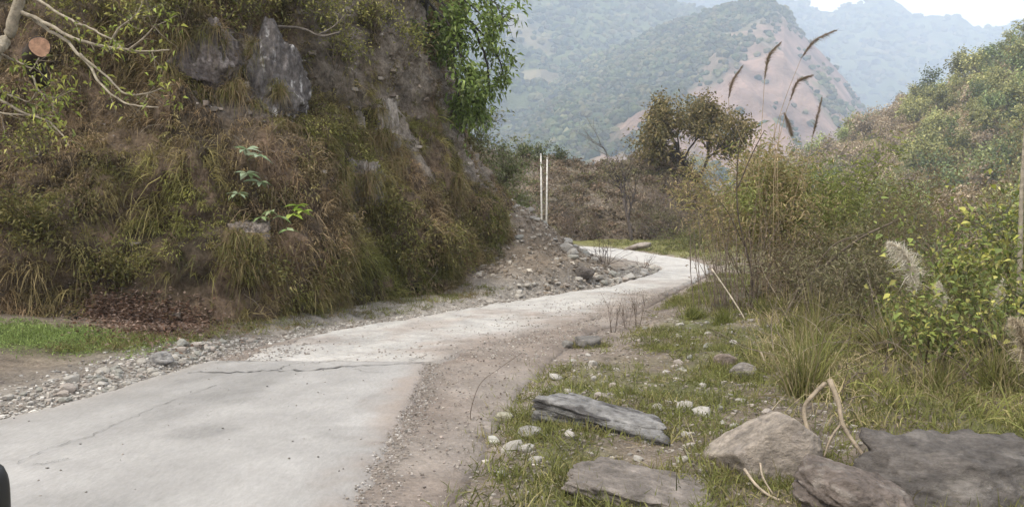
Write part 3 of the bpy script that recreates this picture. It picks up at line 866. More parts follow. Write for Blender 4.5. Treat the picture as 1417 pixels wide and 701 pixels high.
# broken rock bits sticking out of the bare parts of the cliff
w = fa * fvis * (0.10 + 2.2 * sstep(0.1, 0.5, frock)); k = rng.choice(len(fcen), size=2300, p=w / w.sum())
pf = fcen[k] + rng.normal(size=(2300, 3)) * 0.03; rk_ = frock[k]
gravel_soup('cliff_rock_bits', pf[:, 0], pf[:, 1], pf[:, 2], 0.02 + 0.11 * rng.random(2300) ** 3, [(0.24, 0.21, 0.18), (0.19, 0.16, 0.135), (0.29, 0.26, 0.23), (0.15, 0.125, 0.105)], 'broken rock bits sticking out of the bare cliff')
# loose grit on the dirt shoulder and the broken joint
i = rng.uniform(idx_at_y(4.2), idx_at_y(17), 2600).astype(int)
vv = rng.uniform(0.60, 1.0, 2600); q = EL[i] + (ER[i] - EL[i]) * vv[:, None]
gravel_soup('grit', q[:, 0], q[:, 1], np.full(2600, 0.012), rng.uniform(0.004, 0.016, 2600), [(0.25, 0.21, 0.185), (0.19, 0.16, 0.14), (0.30, 0.27, 0.24)], 'loose grit on the dirt shoulder of the road')
i = (I_END + np.abs(rng.normal(size=520)) * 16).astype(int); vv = rng.uniform(0.0, 0.5, 520) ** 1.6 ** 1.3; q = EL[i] + (ER[i] - EL[i]) * vv[:, None]
gravel_soup('joint_rubble', q[:, 0], q[:, 1], np.full(520, 0.034), rng.uniform(0.005, 0.020, 520), [(0.27, 0.245, 0.22), (0.2, 0.175, 0.155), (0.33, 0.31, 0.29)], 'crumbled bits along the broken concrete joint')
i = rng.uniform(idx_at_y(3.6), I_END, 1500).astype(int); vv = np.array([near_right(t) for t in i]) + rng.normal(size=1500) * 0.022; q = EL[i] + (ER[i] - EL[i]) * vv[:, None]
gravel_soup('edge_grit', q[:, 0], q[:, 1], np.full(1500, 0.022), rng.uniform(0.003, 0.014, 1500), [(0.27, 0.245, 0.22), (0.2, 0.175, 0.15), (0.31, 0.29, 0.27)], 'grit crumbling along the slab edge at the dirt shoulder')
i = rng.uniform(I_END + 2, idx_at_y(17), 2600).astype(int); vv = 1 - np.abs(rng.normal(size=2600)) * 0.3; q = EL[i] + (ER[i] - EL[i]) * np.clip(vv, .05, 1.0)[:, None]
gravel_soup('road_gravel', q[:, 0], q[:, 1], np.full(2600, 0.036), rng.uniform(0.004, 0.017, 2600), [(0.30, 0.27, 0.24), (0.36, 0.34, 0.31), (0.22, 0.19, 0.165)], 'loose gravel strewn over the rough road beyond the joint')
i = rng.uniform(idx_at_y(4.2), I_END, 90).astype(int); vv = rng.uniform(0.02, 0.85, 90); q = EL[i] + (ER[i] - EL[i]) * vv[:, None]
ok = q[:, 0] < -0.9; q = q[ok]
gravel_soup('grit_on_slab', q[:, 0], q[:, 1], np.full(len(q), 0.038), rng.uniform(0.004, 0.011, len(q)), [(0.22, 0.2, 0.18), (0.12, 0.11, 0.1)], 'specks of grit lying on the concrete slab')

# ------------------------------------------------------------------ grass (stuff) on the verges
def grass_patch(name, x, y, per, Lr, W, cols, label, w=None, droop=(0.1, 0.8), spread=0.06, lean=0.45, seg=2, cat='grass'):
    n0 = len(x); z = zg(x, y)
    base = np.stack([x, y, z], -1)
    K = np.repeat(np.arange(n0), per); n = len(K)
    size = rng.uniform(Lr[0], Lr[1], n0)
    tc = palette(cols, n0, 0.2, w)
    d0 = np.array([0, 0, 1.0]) + rng.normal(size=(n, 3)) * lean
    d0[:, 2] = np.abs(d0[:, 2])
    s = Soup()
    blades(s, base[K] + rng.normal(size=(n, 3)) * np.array([spread, spread, 0.004]), d0, size[K] * rng.uniform(.5, 1.15, n), rng.uniform(W[0], W[1], n), rng.uniform(droop[0], droop[1], n),
           np.clip(tc[K] * (1 + .2 * rng.normal(size=(n, 1))), .01, .7), seg)
    return tag(s.build(name, MAT_GRASS), label, cat, kind='stuff')

G1, G2, G3, G4 = (0.135, 0.145, 0.045), (0.16, 0.165, 0.05), (0.22, 0.195, 0.085), (0.29, 0.24, 0.14)
# grass tufts hugging the foreground rocks
xs, ys = [], []
for px_, d_, rx_, ry_, a_ in [(1365, 4.75, .8, .48, 10), (1190, 4.5, .42, .3, -12), (1066, 5.2, .38, .36, 0), (832, 6.1, .46, .2, -26), (890, 4.75, .45, .3, -15), (1002, 8.6, .15, .13, 0), (1030, 8.0, .17, .13, 0), (735, 5.85, .11, .09, 0), (815, 10.2, .18, .12, 0)]:
    c_ = P(px_, 400, d_); n_ = int(140 * (rx_ + ry_)); t_ = rng.uniform(0, 6.283, n_); r_ = rng.uniform(0.95, 1.3, n_); ca, sa = math.cos(math.radians(a_)), math.sin(math.radians(a_))
    u_, v_ = np.cos(t_) * rx_ * r_, np.sin(t_) * ry_ * r_
    xs.append(c_[0] + u_ * ca - v_ * sa); ys.append(c_[1] + u_ * sa + v_ * ca)
grass_patch('rock_edge_grass', np.concatenate(xs), np.concatenate(ys), 14, (0.06, 0.20), (0.004, 0.009), [G1, G2, G3], 'green grass growing against the verge rocks', lean=0.5)
# bright patch at the cliff foot
n = 2600
x = -5.7 + rng.normal(size=n) * 0.85; y = 9.75 + rng.normal(size=n) * 0.34 - 0.16 * (x + 5.7)
la, h_, _ = road_coord(x, y); ok = (la + h_ < -0.55); x, y = x[ok], y[ok]
grass_patch('grass_patch', x, y, 7, (0.04, 0.10), (0.006, 0.012), [(0.19, 0.26, 0.075), (0.24, 0.30, 0.10), (0.15, 0.20, 0.06)], 'bright green low grass patch at the cliff foot', lean=0.8)
# verge grass right, patchy
n = 17000
x = rng.uniform(-0.4, 6.5, n); y = rng.uniform(4.2, 21, n)
la, h_, _ = road_coord(x, y); e_ = la - h_
zone = fbm(xyz(x * 0.9, y * 0.9), 4, 31)
ok = ((e_ > 0.05) | ((e_ > -0.28) & (y < 11) & (rng.random(n) < 0.22))) & (rng.random(n) < np.clip(0.6 + 1.2 * zone + 0.12 * np.clip(e_ - 1.2, 0, 3) + 0.45 * sstep(7.0, 5.5, y), 0.02, 1)) 
x, y = x[ok], y[ok]
grass_patch('verge_grass', x, y, 15, (0.06, 0.22), (0.004, 0.010), [G1, G2, G3], 'patchy green grass on the stony verge', [0.45, 0.38, 0.17], lean=0.55)
# dense undergrowth to the right
n = 7500
x = rng.uniform(2.6, 15, n); y = rng.uniform(5.2, 24, n)
la, h_, _ = road_coord(x, y); e_ = la - h_
ok = (e_ > 1.95 - 0.5 * rng.random(n)) & (x / y < 0.85) & ~((y < 6.1) & (x < 3.6)); x, y = x[ok], y[ok]
grass_patch('undergrowth', x, y, 22, (0.22, 0.62), (0.006, 0.013), [tuple(np.array(q_) * 1.2) for q_ in (G1, G2, G3, G4)], 'dense olive and straw undergrowth beyond the stony verge', [0.18, 0.30, 0.29, 0.23], lean=0.5, spread=0.12, seg=3, droop=(0.2, 1.1))
# grass at the cliff foot
i = rng.uniform(idx_at_y(9), idx_at_y(20), 700).astype(int)
ee = rng.uniform(0.85, 1.8, 700); q = EL[i] - RN[i] * ee[:, None]; q = q[(pile_h(q[:, 0], q[:, 1]) < 0.12) & ((q[:, 0] + 4.9) ** 2 + (q[:, 1] - 10.9) ** 2 > 0.5)]
grass_patch('foot_grass', q[:, 0], q[:, 1], 14, (0.10, 0.28), (0.005, 0.010), [G1, G2, (0.16, 0.125, 0.06)], 'weedy grass along the foot of the cliff', lean=0.6, droop=(0.3, 1.0))
# grass at the far bend
n = 1800
x = rng.uniform(4.5, 12, n); y = rng.uniform(24, 42, n); la, h_, _ = road_coord(x, y); ok = (la - h_ > 0.2); x, y = x[ok], y[ok]
grass_patch('far_grass', x, y, 9, (0.08, 0.3), (0.012, 0.025), [(0.17, 0.175, 0.06), (0.21, 0.19, 0.085), G1], 'olive grass on the flat at the far bend', lean=0.6)

# leaf litter under the cliff
s = Soup(); pos = []
for q in range(4200):
    a, b = rnd.gauss(195, 48), rnd.gauss(0, 15)
    a2 = a; b2 = 440 + 0.12 * (a - 195) + b
    p_ = hitp(a2, b2); pos.append(p_ + np.array([0, -0.02, 0.012 + 0.03 * rnd.random()]))
pos = np.array(pos); n = len(pos)
d = rng.normal(size=(n, 3)) * np.array([1, 1, 0.35])
leaves(s, pos, d, rng.uniform(0.04, 0.09, n), rng.uniform(0.02, 0.042, n), palette([(0.16, 0.095, 0.065), (0.22, 0.15, 0.11), (0.11, 0.07, 0.05), (0.28, 0.21, 0.17)], n), 0.3, 0.0)
tag(s.build('leaf_litter', MAT_LEAF), 'heap of dry reddish brown leaves at the cliff foot', 'leaf litter', kind='stuff')

# ------------------------------------------------------------------ plants: generic generators
def grow(p, d, L, r, level, maxlevel, o):
    n = o.get('seg', 5)
    pts = [np.array(p)]; d = unit(np.array(d, float))
    for q in range(n):
        d = unit(d + rng.normal(size=3) * o['curl'] + np.array([0, 0, o.get('up', 0.0)]))
        pts.append(pts[-1] + d * L / n)
    rr = np.linspace(r, r * (0.5 if level < maxlevel else 0.25), n + 1)
    o['paths'].append((np.array(pts), rr, level))
    if level >= maxlevel:
        for t in pts[1:]: o['tips'].append((t, d))
        return
    if level >= maxlevel - 1:
        for t in pts[2:]: o['tips'].append((t, d))
    k = o['kids'][min(level, len(o['kids']) - 1)]
    for c in range(k):
        t = rng.uniform(o.get('from', 0.35), 1.0) if c else 1.0
        f = t * n; a = int(min(f, n - 1)); pt = pts[a] + (pts[a + 1] - pts[a]) * (f - a)
        ax = rng.normal(size=3); ax -= d * np.dot(ax, d); ax = unit(ax)
        ang = o['spread'] * rng.uniform(0.55, 1.25)
        nd = d * math.cos(ang) + ax * math.sin(ang)
        grow(pt, nd, L * rng.uniform(0.5, 0.8), r * rng.uniform(0.42, 0.62) if t < 1 else r * 0.5, level + 1, maxlevel, o)

def plant_meshes(opts, nleaf, leafL, leafW, lcols, bcol, size=1.0, lw=None, scatter=0.12, leafdroop=0.3, sides=5, height=None, leaf_var=0.2, cluster=0.0):
    o = dict(opts); o['paths'] = []; o['tips'] = []
    for st, d, L, r in o['stems']:
        grow(np.array(st, float), d, L, r, 0, o['levels'], o)
    s = Soup()
    for pts, rr, lv in o['paths']:
        tube(s, pts, rr, max(3, sides - lv), np.clip(np.array(bcol) * rng.uniform(.8, 1.2), .01, .9))
    l = Soup()
    if nleaf and o['tips']:
        tp = np.array([t[0] for t in o['tips']]); td = np.array([t[1] for t in o['tips']])
        wt = np.ones(len(tp))
        if cluster:
            wt = np.clip(1 + cluster * fbm(tp * 1.6, 2, rnd.randrange(90)), 0.02, 3)
        k = rng.choice(len(tp), size=nleaf, p=wt / wt.sum())
        pos = tp[k] + rng.normal(size=(nleaf, 3)) * scatter
        d = td[k] * 0.5 + rng.normal(size=(nleaf, 3)) * 0.7
        leaves(l, pos, d, rng.uniform(leafL[0], leafL[1], nleaf), rng.uniform(leafW[0], leafW[1], nleaf), palette(lcols, nleaf, leaf_var, lw), 0.25, leafdroop)
    return s, l

def plant(name, loc, label, cat, opts, nleaf, leafL, leafW, lcols, bcol, group=None, leafname='crown', stemname='trunk', leafmat=None, **kw):
    s, l = plant_meshes(opts, nleaf, leafL, leafW, lcols, bcol, **kw)
    e = empty(name, loc, label, cat, group)
    s.build(stemname, MAT_BARK, e)
    if l.V: l.build(leafname, leafmat or MAT_LEAF, e)
    return e

def bush_opts(n, h, r, spread_out=0.6, levels=2, kids=(4, 4), curl=0.16, up=0.04, spread=0.65, base_r=0.05):
    st = []
    for q in range(n):
        a = rng.uniform(0, 6.28); t = rng.uniform(0.1, spread_out)
        st.append(((math.cos(a) * base_r * rng.random(), math.sin(a) * base_r * rng.random(), -0.03), (math.cos(a) * t, math.sin(a) * t, 1), h * rng.uniform(.55, .85), r * rng.uniform(.6, 1.1)))
    return dict(stems=st, levels=levels, kids=kids, curl=curl, up=up, spread=spread)

# ---- olive bushes on the cliff
OL = [(0.115, 0.115, 0.038), (0.16, 0.15, 0.05), (0.205, 0.18, 0.07)]
for px, py, h, lab in [(560, 385, 0.75, 'olive bush at the cliff foot left of the scree'), (520, 330, 0.65, 'olive bush above the cliff foot below the grey rock patch'), (610, 370, 0.7, 'olive bush at the cliff foot touching the rubble pile'),
                       (660, 345, 0.7, 'olive bush at the outer corner of the cliff'), (455, 395, 0.6, 'low olive bush at the cliff foot right of the leaf litter'), (345, 400, 0.6, 'dark olive bush just right of the leaf litter heap'),
                       (80, 345, 0.6, 'olive bush on the slope above the bright grass patch'), (160, 400, 0.5, 'small olive bush right above the leaf litter heap'), (25, 330, 0.6, 'olive bush on the cliff below the pale branches')]:
    p, n = hit(px, py, 'cliff')
    plant('bush', p - n * 0.03, lab, 'bush', bush_opts(7, h, 0.010, 0.8, 2, (4, 3), 0.2), 900, (0.05, 0.10), (0.018, 0.035), OL, (0.10, 0.075, 0.05), leafname='foliage', stemname='stems', scatter=0.09)

# ---- leafy saplings on the cliff: leaves are parts
leaf_cache = {}
def broad_leaf_mesh(c):
    key = tuple(c)
    if key not in leaf_cache:
        n = 6
        t = np.linspace(0, 1, n); w = 0.24 * np.sin(np.pi * t ** 0.8) + 0.004
        V = []
        for q in range(n):
            z = -0.35 * t[q] ** 2
            V += [(-w[q], t[q], z + 0.25 * w[q]), (0, t[q], z), (w[q], t[q], z + 0.25 * w[q])]
        Q = []
        for q in range(n - 1):
            a = q * 3
            Q += [(a, a + 1, a + 4, a + 3), (a + 1, a + 2, a + 5, a + 4)]
        leaf_cache[key] = make_mesh('leaf', np.array(V), Q, None, np.array(c), True, MAT_LEAF)
    return leaf_cache[key]

def sapling(name, root, targets, cols, leaf_n, leaf_L, label, stemc=(0.11, 0.09, 0.05), cat='sapling', face=None, whorl=True, group=None, spread=1.0):
    e = empty(name, root, label, cat, group)
    root = np.asarray(root)
    for tgt in targets:
        s = Soup()
        tgt = np.asarray(tgt); mid = (root + tgt) / 2 + np.array([0, -0.03, 0.06])
        pts = catmull([root, mid, tgt], 9)
        tube(s, pts - root, np.linspace(0.009, 0.004, 9), 4, stemc)
        s.build('stem', MAT_BARK, e)
        for q in range(leaf_n):
            o = link('leaf', broad_leaf_mesh(cols[rnd.randrange(len(cols))]), e)
            t = 8 if whorl else rnd.randrange(3, 9)
            o.location = pts[t] - root
            L = leaf_L * rnd.uniform(.7, 1.15)
            o.scale = (L * spread, L, L)
            o.rotation_euler = (rnd.uniform(-0.35, 0.45), rnd.uniform(-.4, .4), q * 6.283 / leaf_n + rnd.uniform(-.3, .3))
    return e

def near_cliff(px, py, back=0.0):
    p, n = hit(px, py, 'cliff'); v = unit(CAM - p); return p + v * back
sapling('sapling', near_cliff(350, 262, 0.0), [near_cliff(340, 207, 0.30), near_cliff(358, 216, 0.35), near_cliff(342, 240, 0.32), near_cliff(360, 252, 0.3), near_cliff(328, 268, 0.3)], [(0.27, 0.34, 0.22), (0.22, 0.30, 0.16), (0.32, 0.38, 0.27)], 6, 0.22, 'pale green broad leaved sapling on the cliff below the tall outcrop')
sapling('sapling', near_cliff(392, 318, 0.0), [near_cliff(412, 285, 0.30), near_cliff(420, 292, 0.35), near_cliff(404, 296, 0.32)], [(0.30, 0.40, 0.07), (0.25, 0.36, 0.06), (0.36, 0.44, 0.10)], 6, 0.19, 'bright yellow green sapling on the cliff')
sapling('sapling', near_cliff(385, 325, 0.0), [near_cliff(375, 292, 0.30), near_cliff(388, 300, 0.3), near_cliff(398, 318, 0.32), near_cliff(362, 300, 0.3)], [(0.24, 0.31, 0.14), (0.19, 0.27, 0.10), (0.3, 0.36, 0.2)], 5, 0.17, 'green sapling between the bright sapling and the bare earthy rock')

# ---- branchy pale tree, upper left
def guided_tree(name, root, branches, label, cat, bcol, leaf_spec=None, k=6, twigs=0, twig_len=0.3, twig_r=0.005, droop=-0.02, branch_name='branch', trunk_first=True):
    e = empty(name, root, label, cat); root = np.asarray(root, float)
    tipsP, tipsD = [], []
    for bi, (pl, r0, r1) in enumerate(branches):
        pts = catmull(pl, max(8, len(pl) * 5))
        pts = pts + fbm(pts * 7, 2, bi)[:, None] * 0.012
        s = Soup()
        rr = np.linspace(r0, r1, len(pts))
        tube(s, pts - root, rr, k, np.array(bcol) * rnd.uniform(.85, 1.15))
        tn = unit(np.gradient(pts, axis=0))
        for q in range(twigs):
            i = rnd.randrange(len(pts) // 3, len(pts))
            d = unit(tn[i] + rng.normal(size=3) * 0.7)
            tp = [pts[i]]
            for z in range(4):
                d = unit(d + rng.normal(size=3) * 0.18 + np.array([0, 0, droop])); tp.append(tp[-1] + d * twig_len * rnd.uniform(.6, 1.2) / 4)
            tube(s, np.array(tp) - root, np.linspace(min(twig_r, rr[i]), twig_r * .4, 5), 3, np.array(bcol) * rnd.uniform(.7, 1.1))
            for z in tp[1:]: tipsP.append(z); tipsD.append(d)
        for i in range(len(pts) // 2, len(pts)): tipsP.append(pts[i]); tipsD.append(tn[i])
        s.build('trunk' if (bi == 0 and trunk_first) else branch_name, MAT_BARK, e)
    if leaf_spec:
        n, Ls, Ws, cols, sc, dr = leaf_spec
        tp = np.array(tipsP); td = np.array(tipsD)
        wt = np.clip(1 + 1.6 * fbm(tp * 2.5, 2, 3), 0.03, 3); kx = rng.choice(len(tp), size=n, p=wt / wt.sum())
        l = Soup(); pos = tp[kx] + rng.normal(size=(n, 3)) * sc - root
        leaves(l, pos, td[kx] * 0.4 + rng.normal(size=(n, 3)) * 0.7 + np.array([0, 0, -0.3 * dr]), rng.uniform(*Ls, n), rng.uniform(*Ws, n), palette(cols, n, 0.22), 0.25, dr)
        l.build('crown', MAT_LEAF, e)
    return e

def pp3(lst, d0, d1=None):
    d1 = d0 if d1 is None else d1
    return [P(a, b, d0 + (d1 - d0) * q / max(1, len(lst) - 1)) for q, (a, b) in enumerate(lst)]
D0 = 9.3
br = [(pp3([(-60, 250), (-15, 100), (8, 55), (22, 18), (34, -30)], D0 - .1, D0), 0.075, 0.055),
      (pp3([(24, 14), (60, 30), (110, 55), (150, 66), (190, 70), (233, 70)], D0, D0 - .5), 0.026, 0.008),
      (pp3([(48, 26), (80, 50), (110, 75), (135, 108), (160, 135), (180, 146), (220, 148)], D0, D0 - .6), 0.022, 0.007),
      (pp3([(110, 75), (140, 100), (172, 128), (200, 130), (222, 123)], D0 - .25, D0 - .4), 0.016, 0.006),
      (pp3([(30, -10), (52, 0), (90, 25), (120, 38), (158, 55), (170, 68)], D0, D0 - .7), 0.02, 0.007),
      (pp3([(158, 54), (165, 40), (180, 28), (190, 18), (196, 3)], D0 - .6, D0 - .7), 0.014, 0.005),
      (pp3([(180, 68), (200, 52), (217, 33)], D0 - .4, D0 - .5), 0.014, 0.005),
      (pp3([(-30, 60), (0, 73), (30, 88), (45, 95), (55, 80)], D0, D0 - .3), 0.016, 0.006),
      (pp3([(45, 105), (55, 125), (75, 135), (100, 125)], D0, D0 - .2), 0.013, 0.005),
      (pp3([(-40, 118), (0, 138), (30, 155), (60, 165), (85, 185), (95, 202)], D0, D0 - .4), 0.022, 0.006),
      (pp3([(-40, 150), (0, 156), (45, 160), (75, 162)], D0 - .1, D0 - .2), 0.016, 0.006),
      (pp3([(-40, 90), (0, 125), (40, 140), (50, 120)], D0 - .1, D0 - .2), 0.013, 0.005)]
rt = hitp(-60, 255, 'cliff')
br[0][0][0] = rt
guided_tree('pale_branch_tree', rt, br, 'leaning tree with pale bare branches and few yellow green leaves', 'tree', (0.27, 0.235, 0.18),
            (520, (0.05, 0.10), (0.02, 0.04), [(0.24, 0.29, 0.06), (0.16, 0.19, 0.05), (0.35, 0.36, 0.09)], 0.07, 0.3), 6, 6, 0.35, 0.005)

# ---- cut log
c = P(55, 65, 9.9); back_p = P(25, 130, 11.4)
e = empty('cut_trunk', c, 'dark trunk with a fresh orange sawn end among pale branches', 'log')
ax = unit(unit(CAM - c) + np.array([0.22, 0, 0.12])); r = M(14, 9.9)
s = Soup(); pts = np.array([c - ax * t for t in np.linspace(0, 1.6, 9)]); pts += np.outer(np.linspace(0, 1, 9) ** 2, np.array([-0.2, 0.9, -0.15]))
tube(s, pts - c, r * (1 + 0.06 * rng.normal(size=9)), 14, (0.06, 0.048, 0.04)); s.build('trunk', MAT_BARK, e)
s = Soup(); t = np.arange(18) * 6.283 / 18; a1 = unit(np.cross(ax, [0, 0, 1])); a2 = np.cross(a1, ax)
rad = r * 0.93 * (1 + .05 * np.sin(3 * t + 1))
V = np.concatenate([[ax * 0.012], (np.cos(t) * rad)[:, None] * a1 + (np.sin(t) * rad)[:, None] * a2 + ax * 0.006])
s.add(V, None, [[0, 1 + (q + 1) % 18, 1 + q] for q in range(18)], (0.50, 0.30, 0.20)); s.build('sawn_end', MAT_BARK, e, False)

# ---- shrubs and trees along the top of the cliff
YG = [(0.26, 0.26, 0.075), (0.19, 0.20, 0.06), (0.36, 0.34, 0.12), (0.14, 0.14, 0.045)]
top_sh = [(465, 70, 0.9, 900, 'yellow green shrub overhanging the cliff above the rock rib'), (520, 40, 1.1, 1000, 'yellow green shrub at the cliff top beside the corner tree'), (430, 15, 1.0, 900, 'yellow green shrub on the cliff top above the tall outcrop'),
          (560, 70, 0.8, 600, 'small pale shrub hanging from the cliff edge under the corner tree'), (220, 35, 0.9, 700, 'green shrub at the cliff top left of the squat ledge'), (130, 12, 1.1, 800, 'dense green shrub behind the pale branches'),
          (250, 5, 0.9, 600, 'olive shrub on the cliff top above the squat ledge'), (340, 10, 0.8, 600, 'brown green shrub on the cliff top between both outcrops'), (60, 200, 0.6, 350, 'sparse shrub on the brown ledge under pale branches')]
for px, py, h, nl, lab in top_sh:
    p, n = hit(px, py + 25, 'cliff')
    o = bush_opts(7, h * 0.9, 0.014, 0.7, 2, (5, 4), 0.2)
    nh_ = unit(np.array([n[0], n[1], 0])) * 0.55
    o['stems'] = [(a, (b[0] + nh_[0], b[1] + nh_[1], b[2]), c_, d_) for a, b, c_, d_ in o['stems']]
    plant('shrub', p - n * 0.05, lab, 'shrub', o, nl, (0.05, 0.10), (0.022, 0.042), YG, (0.16, 0.13, 0.10), leafname='foliage', stemname='stems', scatter=0.10, cluster=1.2)

d_t = 17.0
gp = hitp(400, 30, 'cliff')
guided_tree('bare_branch', gp, [(pp3([(470, 45), (445, 50), (425, 42), (405, 38), (380, 38)][::-1], gp[1] - .4, gp[1] - .7), 0.03, 0.012), (pp3([(440, 48), (460, 38), (478, 20), (490, 5)], gp[1] - .6), 0.015, 0.006), (pp3([(352, 30), (358, 12), (372, -4)], gp[1] - .4), 0.02, 0.012)],
            'grey crooked bare branch sticking out above the tall outcrop', 'branch', (0.16, 0.14, 0.12), None, 6, 5, 0.3, 0.005)

# ---- overhanging corner tree
dC = 20.0
r0 = hitp(588, 6, 'cliff'); dC = r0[1] - 0.4
trunk = [r0 + np.array([-0.1, 0.1, -0.25]), P(590, -20, dC), P(600, -70, dC)]
br = [(trunk, 0.16, 0.11)]
for lst in [[(592, -5), (612, 5), (628, 25), (640, 55)], [(592, -20), (630, -8), (660, 15), (684, 40)], [(592, -30), (640, -25), (680, 0), (702, 35)], [(592, 2), (604, 20), (612, 50), (618, 80)],
            [(600, 10), (625, 40), (640, 85), (648, 120)], [(640, 20), (670, 50), (690, 80), (698, 110)], [(635, 70), (648, 110), (655, 150)], [(594, -40), (640, -60), (685, -45), (706, -10)],
            [(600, 45), (585, 48), (570, 52), (562, 58)], [(655, 40), (672, 80), (676, 120), (668, 160)], [(625, 60), (632, 110), (636, 150), (640, 180)]]:
    br.append((pp3(lst, dC, dC - rnd.uniform(-.9, 1.0)), 0.035, 0.008))
guided_tree('overhanging_tree', r0, br, 'green leafy tree overhanging the outer corner of the cliff with dark drooping branches', 'tree', (0.055, 0.05, 0.048),
            (3900, (0.10, 0.19), (0.045, 0.085), [(0.15, 0.21, 0.055), (0.20, 0.28, 0.07), (0.11, 0.145, 0.05), (0.28, 0.35, 0.12)], 0.12, 0.3), 5, 17, 0.5, 0.007, -0.03)

# ---- shrubs down the far corner of the cliff
PG = [(0.20, 0.23, 0.10), (0.26, 0.27, 0.14), (0.14, 0.17, 0.06), (0.32, 0.32, 0.2)]
for px, py, d, h, nl, lab in [(664, 205, 22.6, 1.1, 700, 'pale green shrub on the cliff corner just under the overhanging tree'), (690, 232, 23.4, 1.2, 800, 'pale green shrub lower on the cliff corner'), (705, 262, 24.5, 1.3, 800, 'green shrub at the cliff corner above the rubble'), (706, 295, 24.0, 0.9, 600, 'olive shrub at the top of the rubble pile'), (640, 165, 22.8, 1.0, 600, 'green shrub tucked behind the cliff edge below the overhanging tree')]:
    p = P(px, py, d) - np.array([0, 0, h * 0.45])
    r = bvh_cliff.find_nearest(Vector(p))
    if r[0] is not None: p = np.array(r[0])
    o = bush_opts(6, h * .9, 0.015, 0.8, 2, (5, 4), 0.2)
    o['stems'] = [(a, (b[0] + .45, b[1] - .1, b[2]), c_, d_) for a, b, c_, d_ in o['stems']]
    plant('shrub', p, lab, 'shrub', o, nl, (0.08, 0.15), (0.035, 0.06), PG, (0.13, 0.11, 0.08), leafname='foliage', stemname='stems', scatter=0.13)

# ------------------------------------------------------------------ terrain built by direction and distance from real silhouettes
def terrain(name, tab, d_base, d_crest, z_base, nu, nv, amp, nscale, seed, colf, mat, label, back=0.35, prof=1.3, ridge=0.0, kind='structure', cat='mountain', dcrest_tab=None):
    a = np.array(tab, float)
    px = np.linspace(a[0, 0], a[-1, 0], nu)
    py = np.interp(px, a[:, 0], a[:, 1])
    dc = np.full(nu, float(d_crest)) if dcrest_tab is None else np.interp(px, [q[0] for q in dcrest_tab], [q[1] for q in dcrest_tab])
    V = np.zeros((nu, nv, 3)); T_ = np.linspace(0, 1 + back, nv)
    for i in range(nu):
        crest = P(px[i], py[i], dc[i]); cdir = (px[i] - CX) / F
        for j, t in enumerate(T_):
            if t <= 1:
                dd = lerp(d_base, dc[i], t); z = lerp(z_base, crest[2], t ** prof)
            else:
                dd = dc[i] * (1 + (t - 1) * 0.8); z = crest[2] - (t - 1) * (crest[2] - z_base) * 1.2
            V[i, j] = (cdir * dd, dd, z)
    Vf = V.reshape(-1, 3)
    tt = np.tile(T_, nu)
    env = np.clip(np.minimum(tt * 4, 1), 0, 1) * np.where(tt > 1, 0.7, np.clip(1.12 - tt, 0.10, 1))
    nz = fbm(xyz(Vf[:, 0] * nscale, Vf[:, 1] * nscale), 5, seed)
    rz = ridged(xyz(Vf[:, 0] * nscale * 1.7, Vf[:, 1] * nscale * 0.7), 4, seed + 5)
    Vf[:, 2] += amp * env * nz + ridge * env * (rz - 0.5)
    C = np.clip(colf(Vf, tt, np.repeat(px, nv)), 0.01, 0.8)
    Fq = grid_faces(nu, nv)
    o = link(name, make_mesh(name, Vf, Fq, None, C, True, mat))
    tag(o, label, cat, kind=kind)
    return Vf, Fq, o

forest = np.array([0.055, 0.075, 0.03]); forest2 = np.array([0.10, 0.115, 0.045]); slide = np.array([0.30, 0.20, 0.16]); bare = np.array([0.24, 0.17, 0.13])
def col_m1(V, t, px):
    n = fbm(V * 0.006, 4, 201); n2 = fbm(V * np.array([.04, .04, .015]), 5, 205)
    c = lerp(np.tile(forest, (len(V), 1)), forest2, sstep(-.4, .5, n + .4 * n2)[:, None])
    # landslide scar on the right flank
    k = sstep(-0.05, 0.30, (px - np.interp(V[:, 2], [0, 80, 160, 267, 320], [750, 825, 915, 1025, 1085])) / 300.0 + 0.16 * n2 + 0.16 * n) 
    k = k * np.clip(1 - 0.75 * sstep(0.0, 0.5, fbm(V * np.array([.02, .02, .008]), 5, 211)), 0, 1)
    c = lerp(c, slide * (1 + 0.38 * n2[:, None]), k[:, None] * 0.9)
    return c
def col_m2(V, t, px):
    n = fbm(V * 0.004, 4, 221); n2 = fbm(V * 0.018, 4, 225)
    c = lerp(np.tile(forest, (len(V), 1)), forest2 * 1.1, sstep(-.4, .5, n + .4 * n2)[:, None])
    k = sstep(0.30, 0.62, fbm(V * np.array([.006, .006, .012]), 4, 229))[:, None]
    return lerp(c, bare, k * 0.5)
def col_m3(V, t, px):
    n = fbm(V * 0.003, 4, 231); n2 = fbm(V * 0.012, 4, 235)
    c = lerp(np.tile(forest, (len(V), 1)), forest2, sstep(-.4, .5, n + .4 * n2)[:, None])
    return lerp(c, bare, sstep(.3, .8, n2)[:, None] * 0.4)

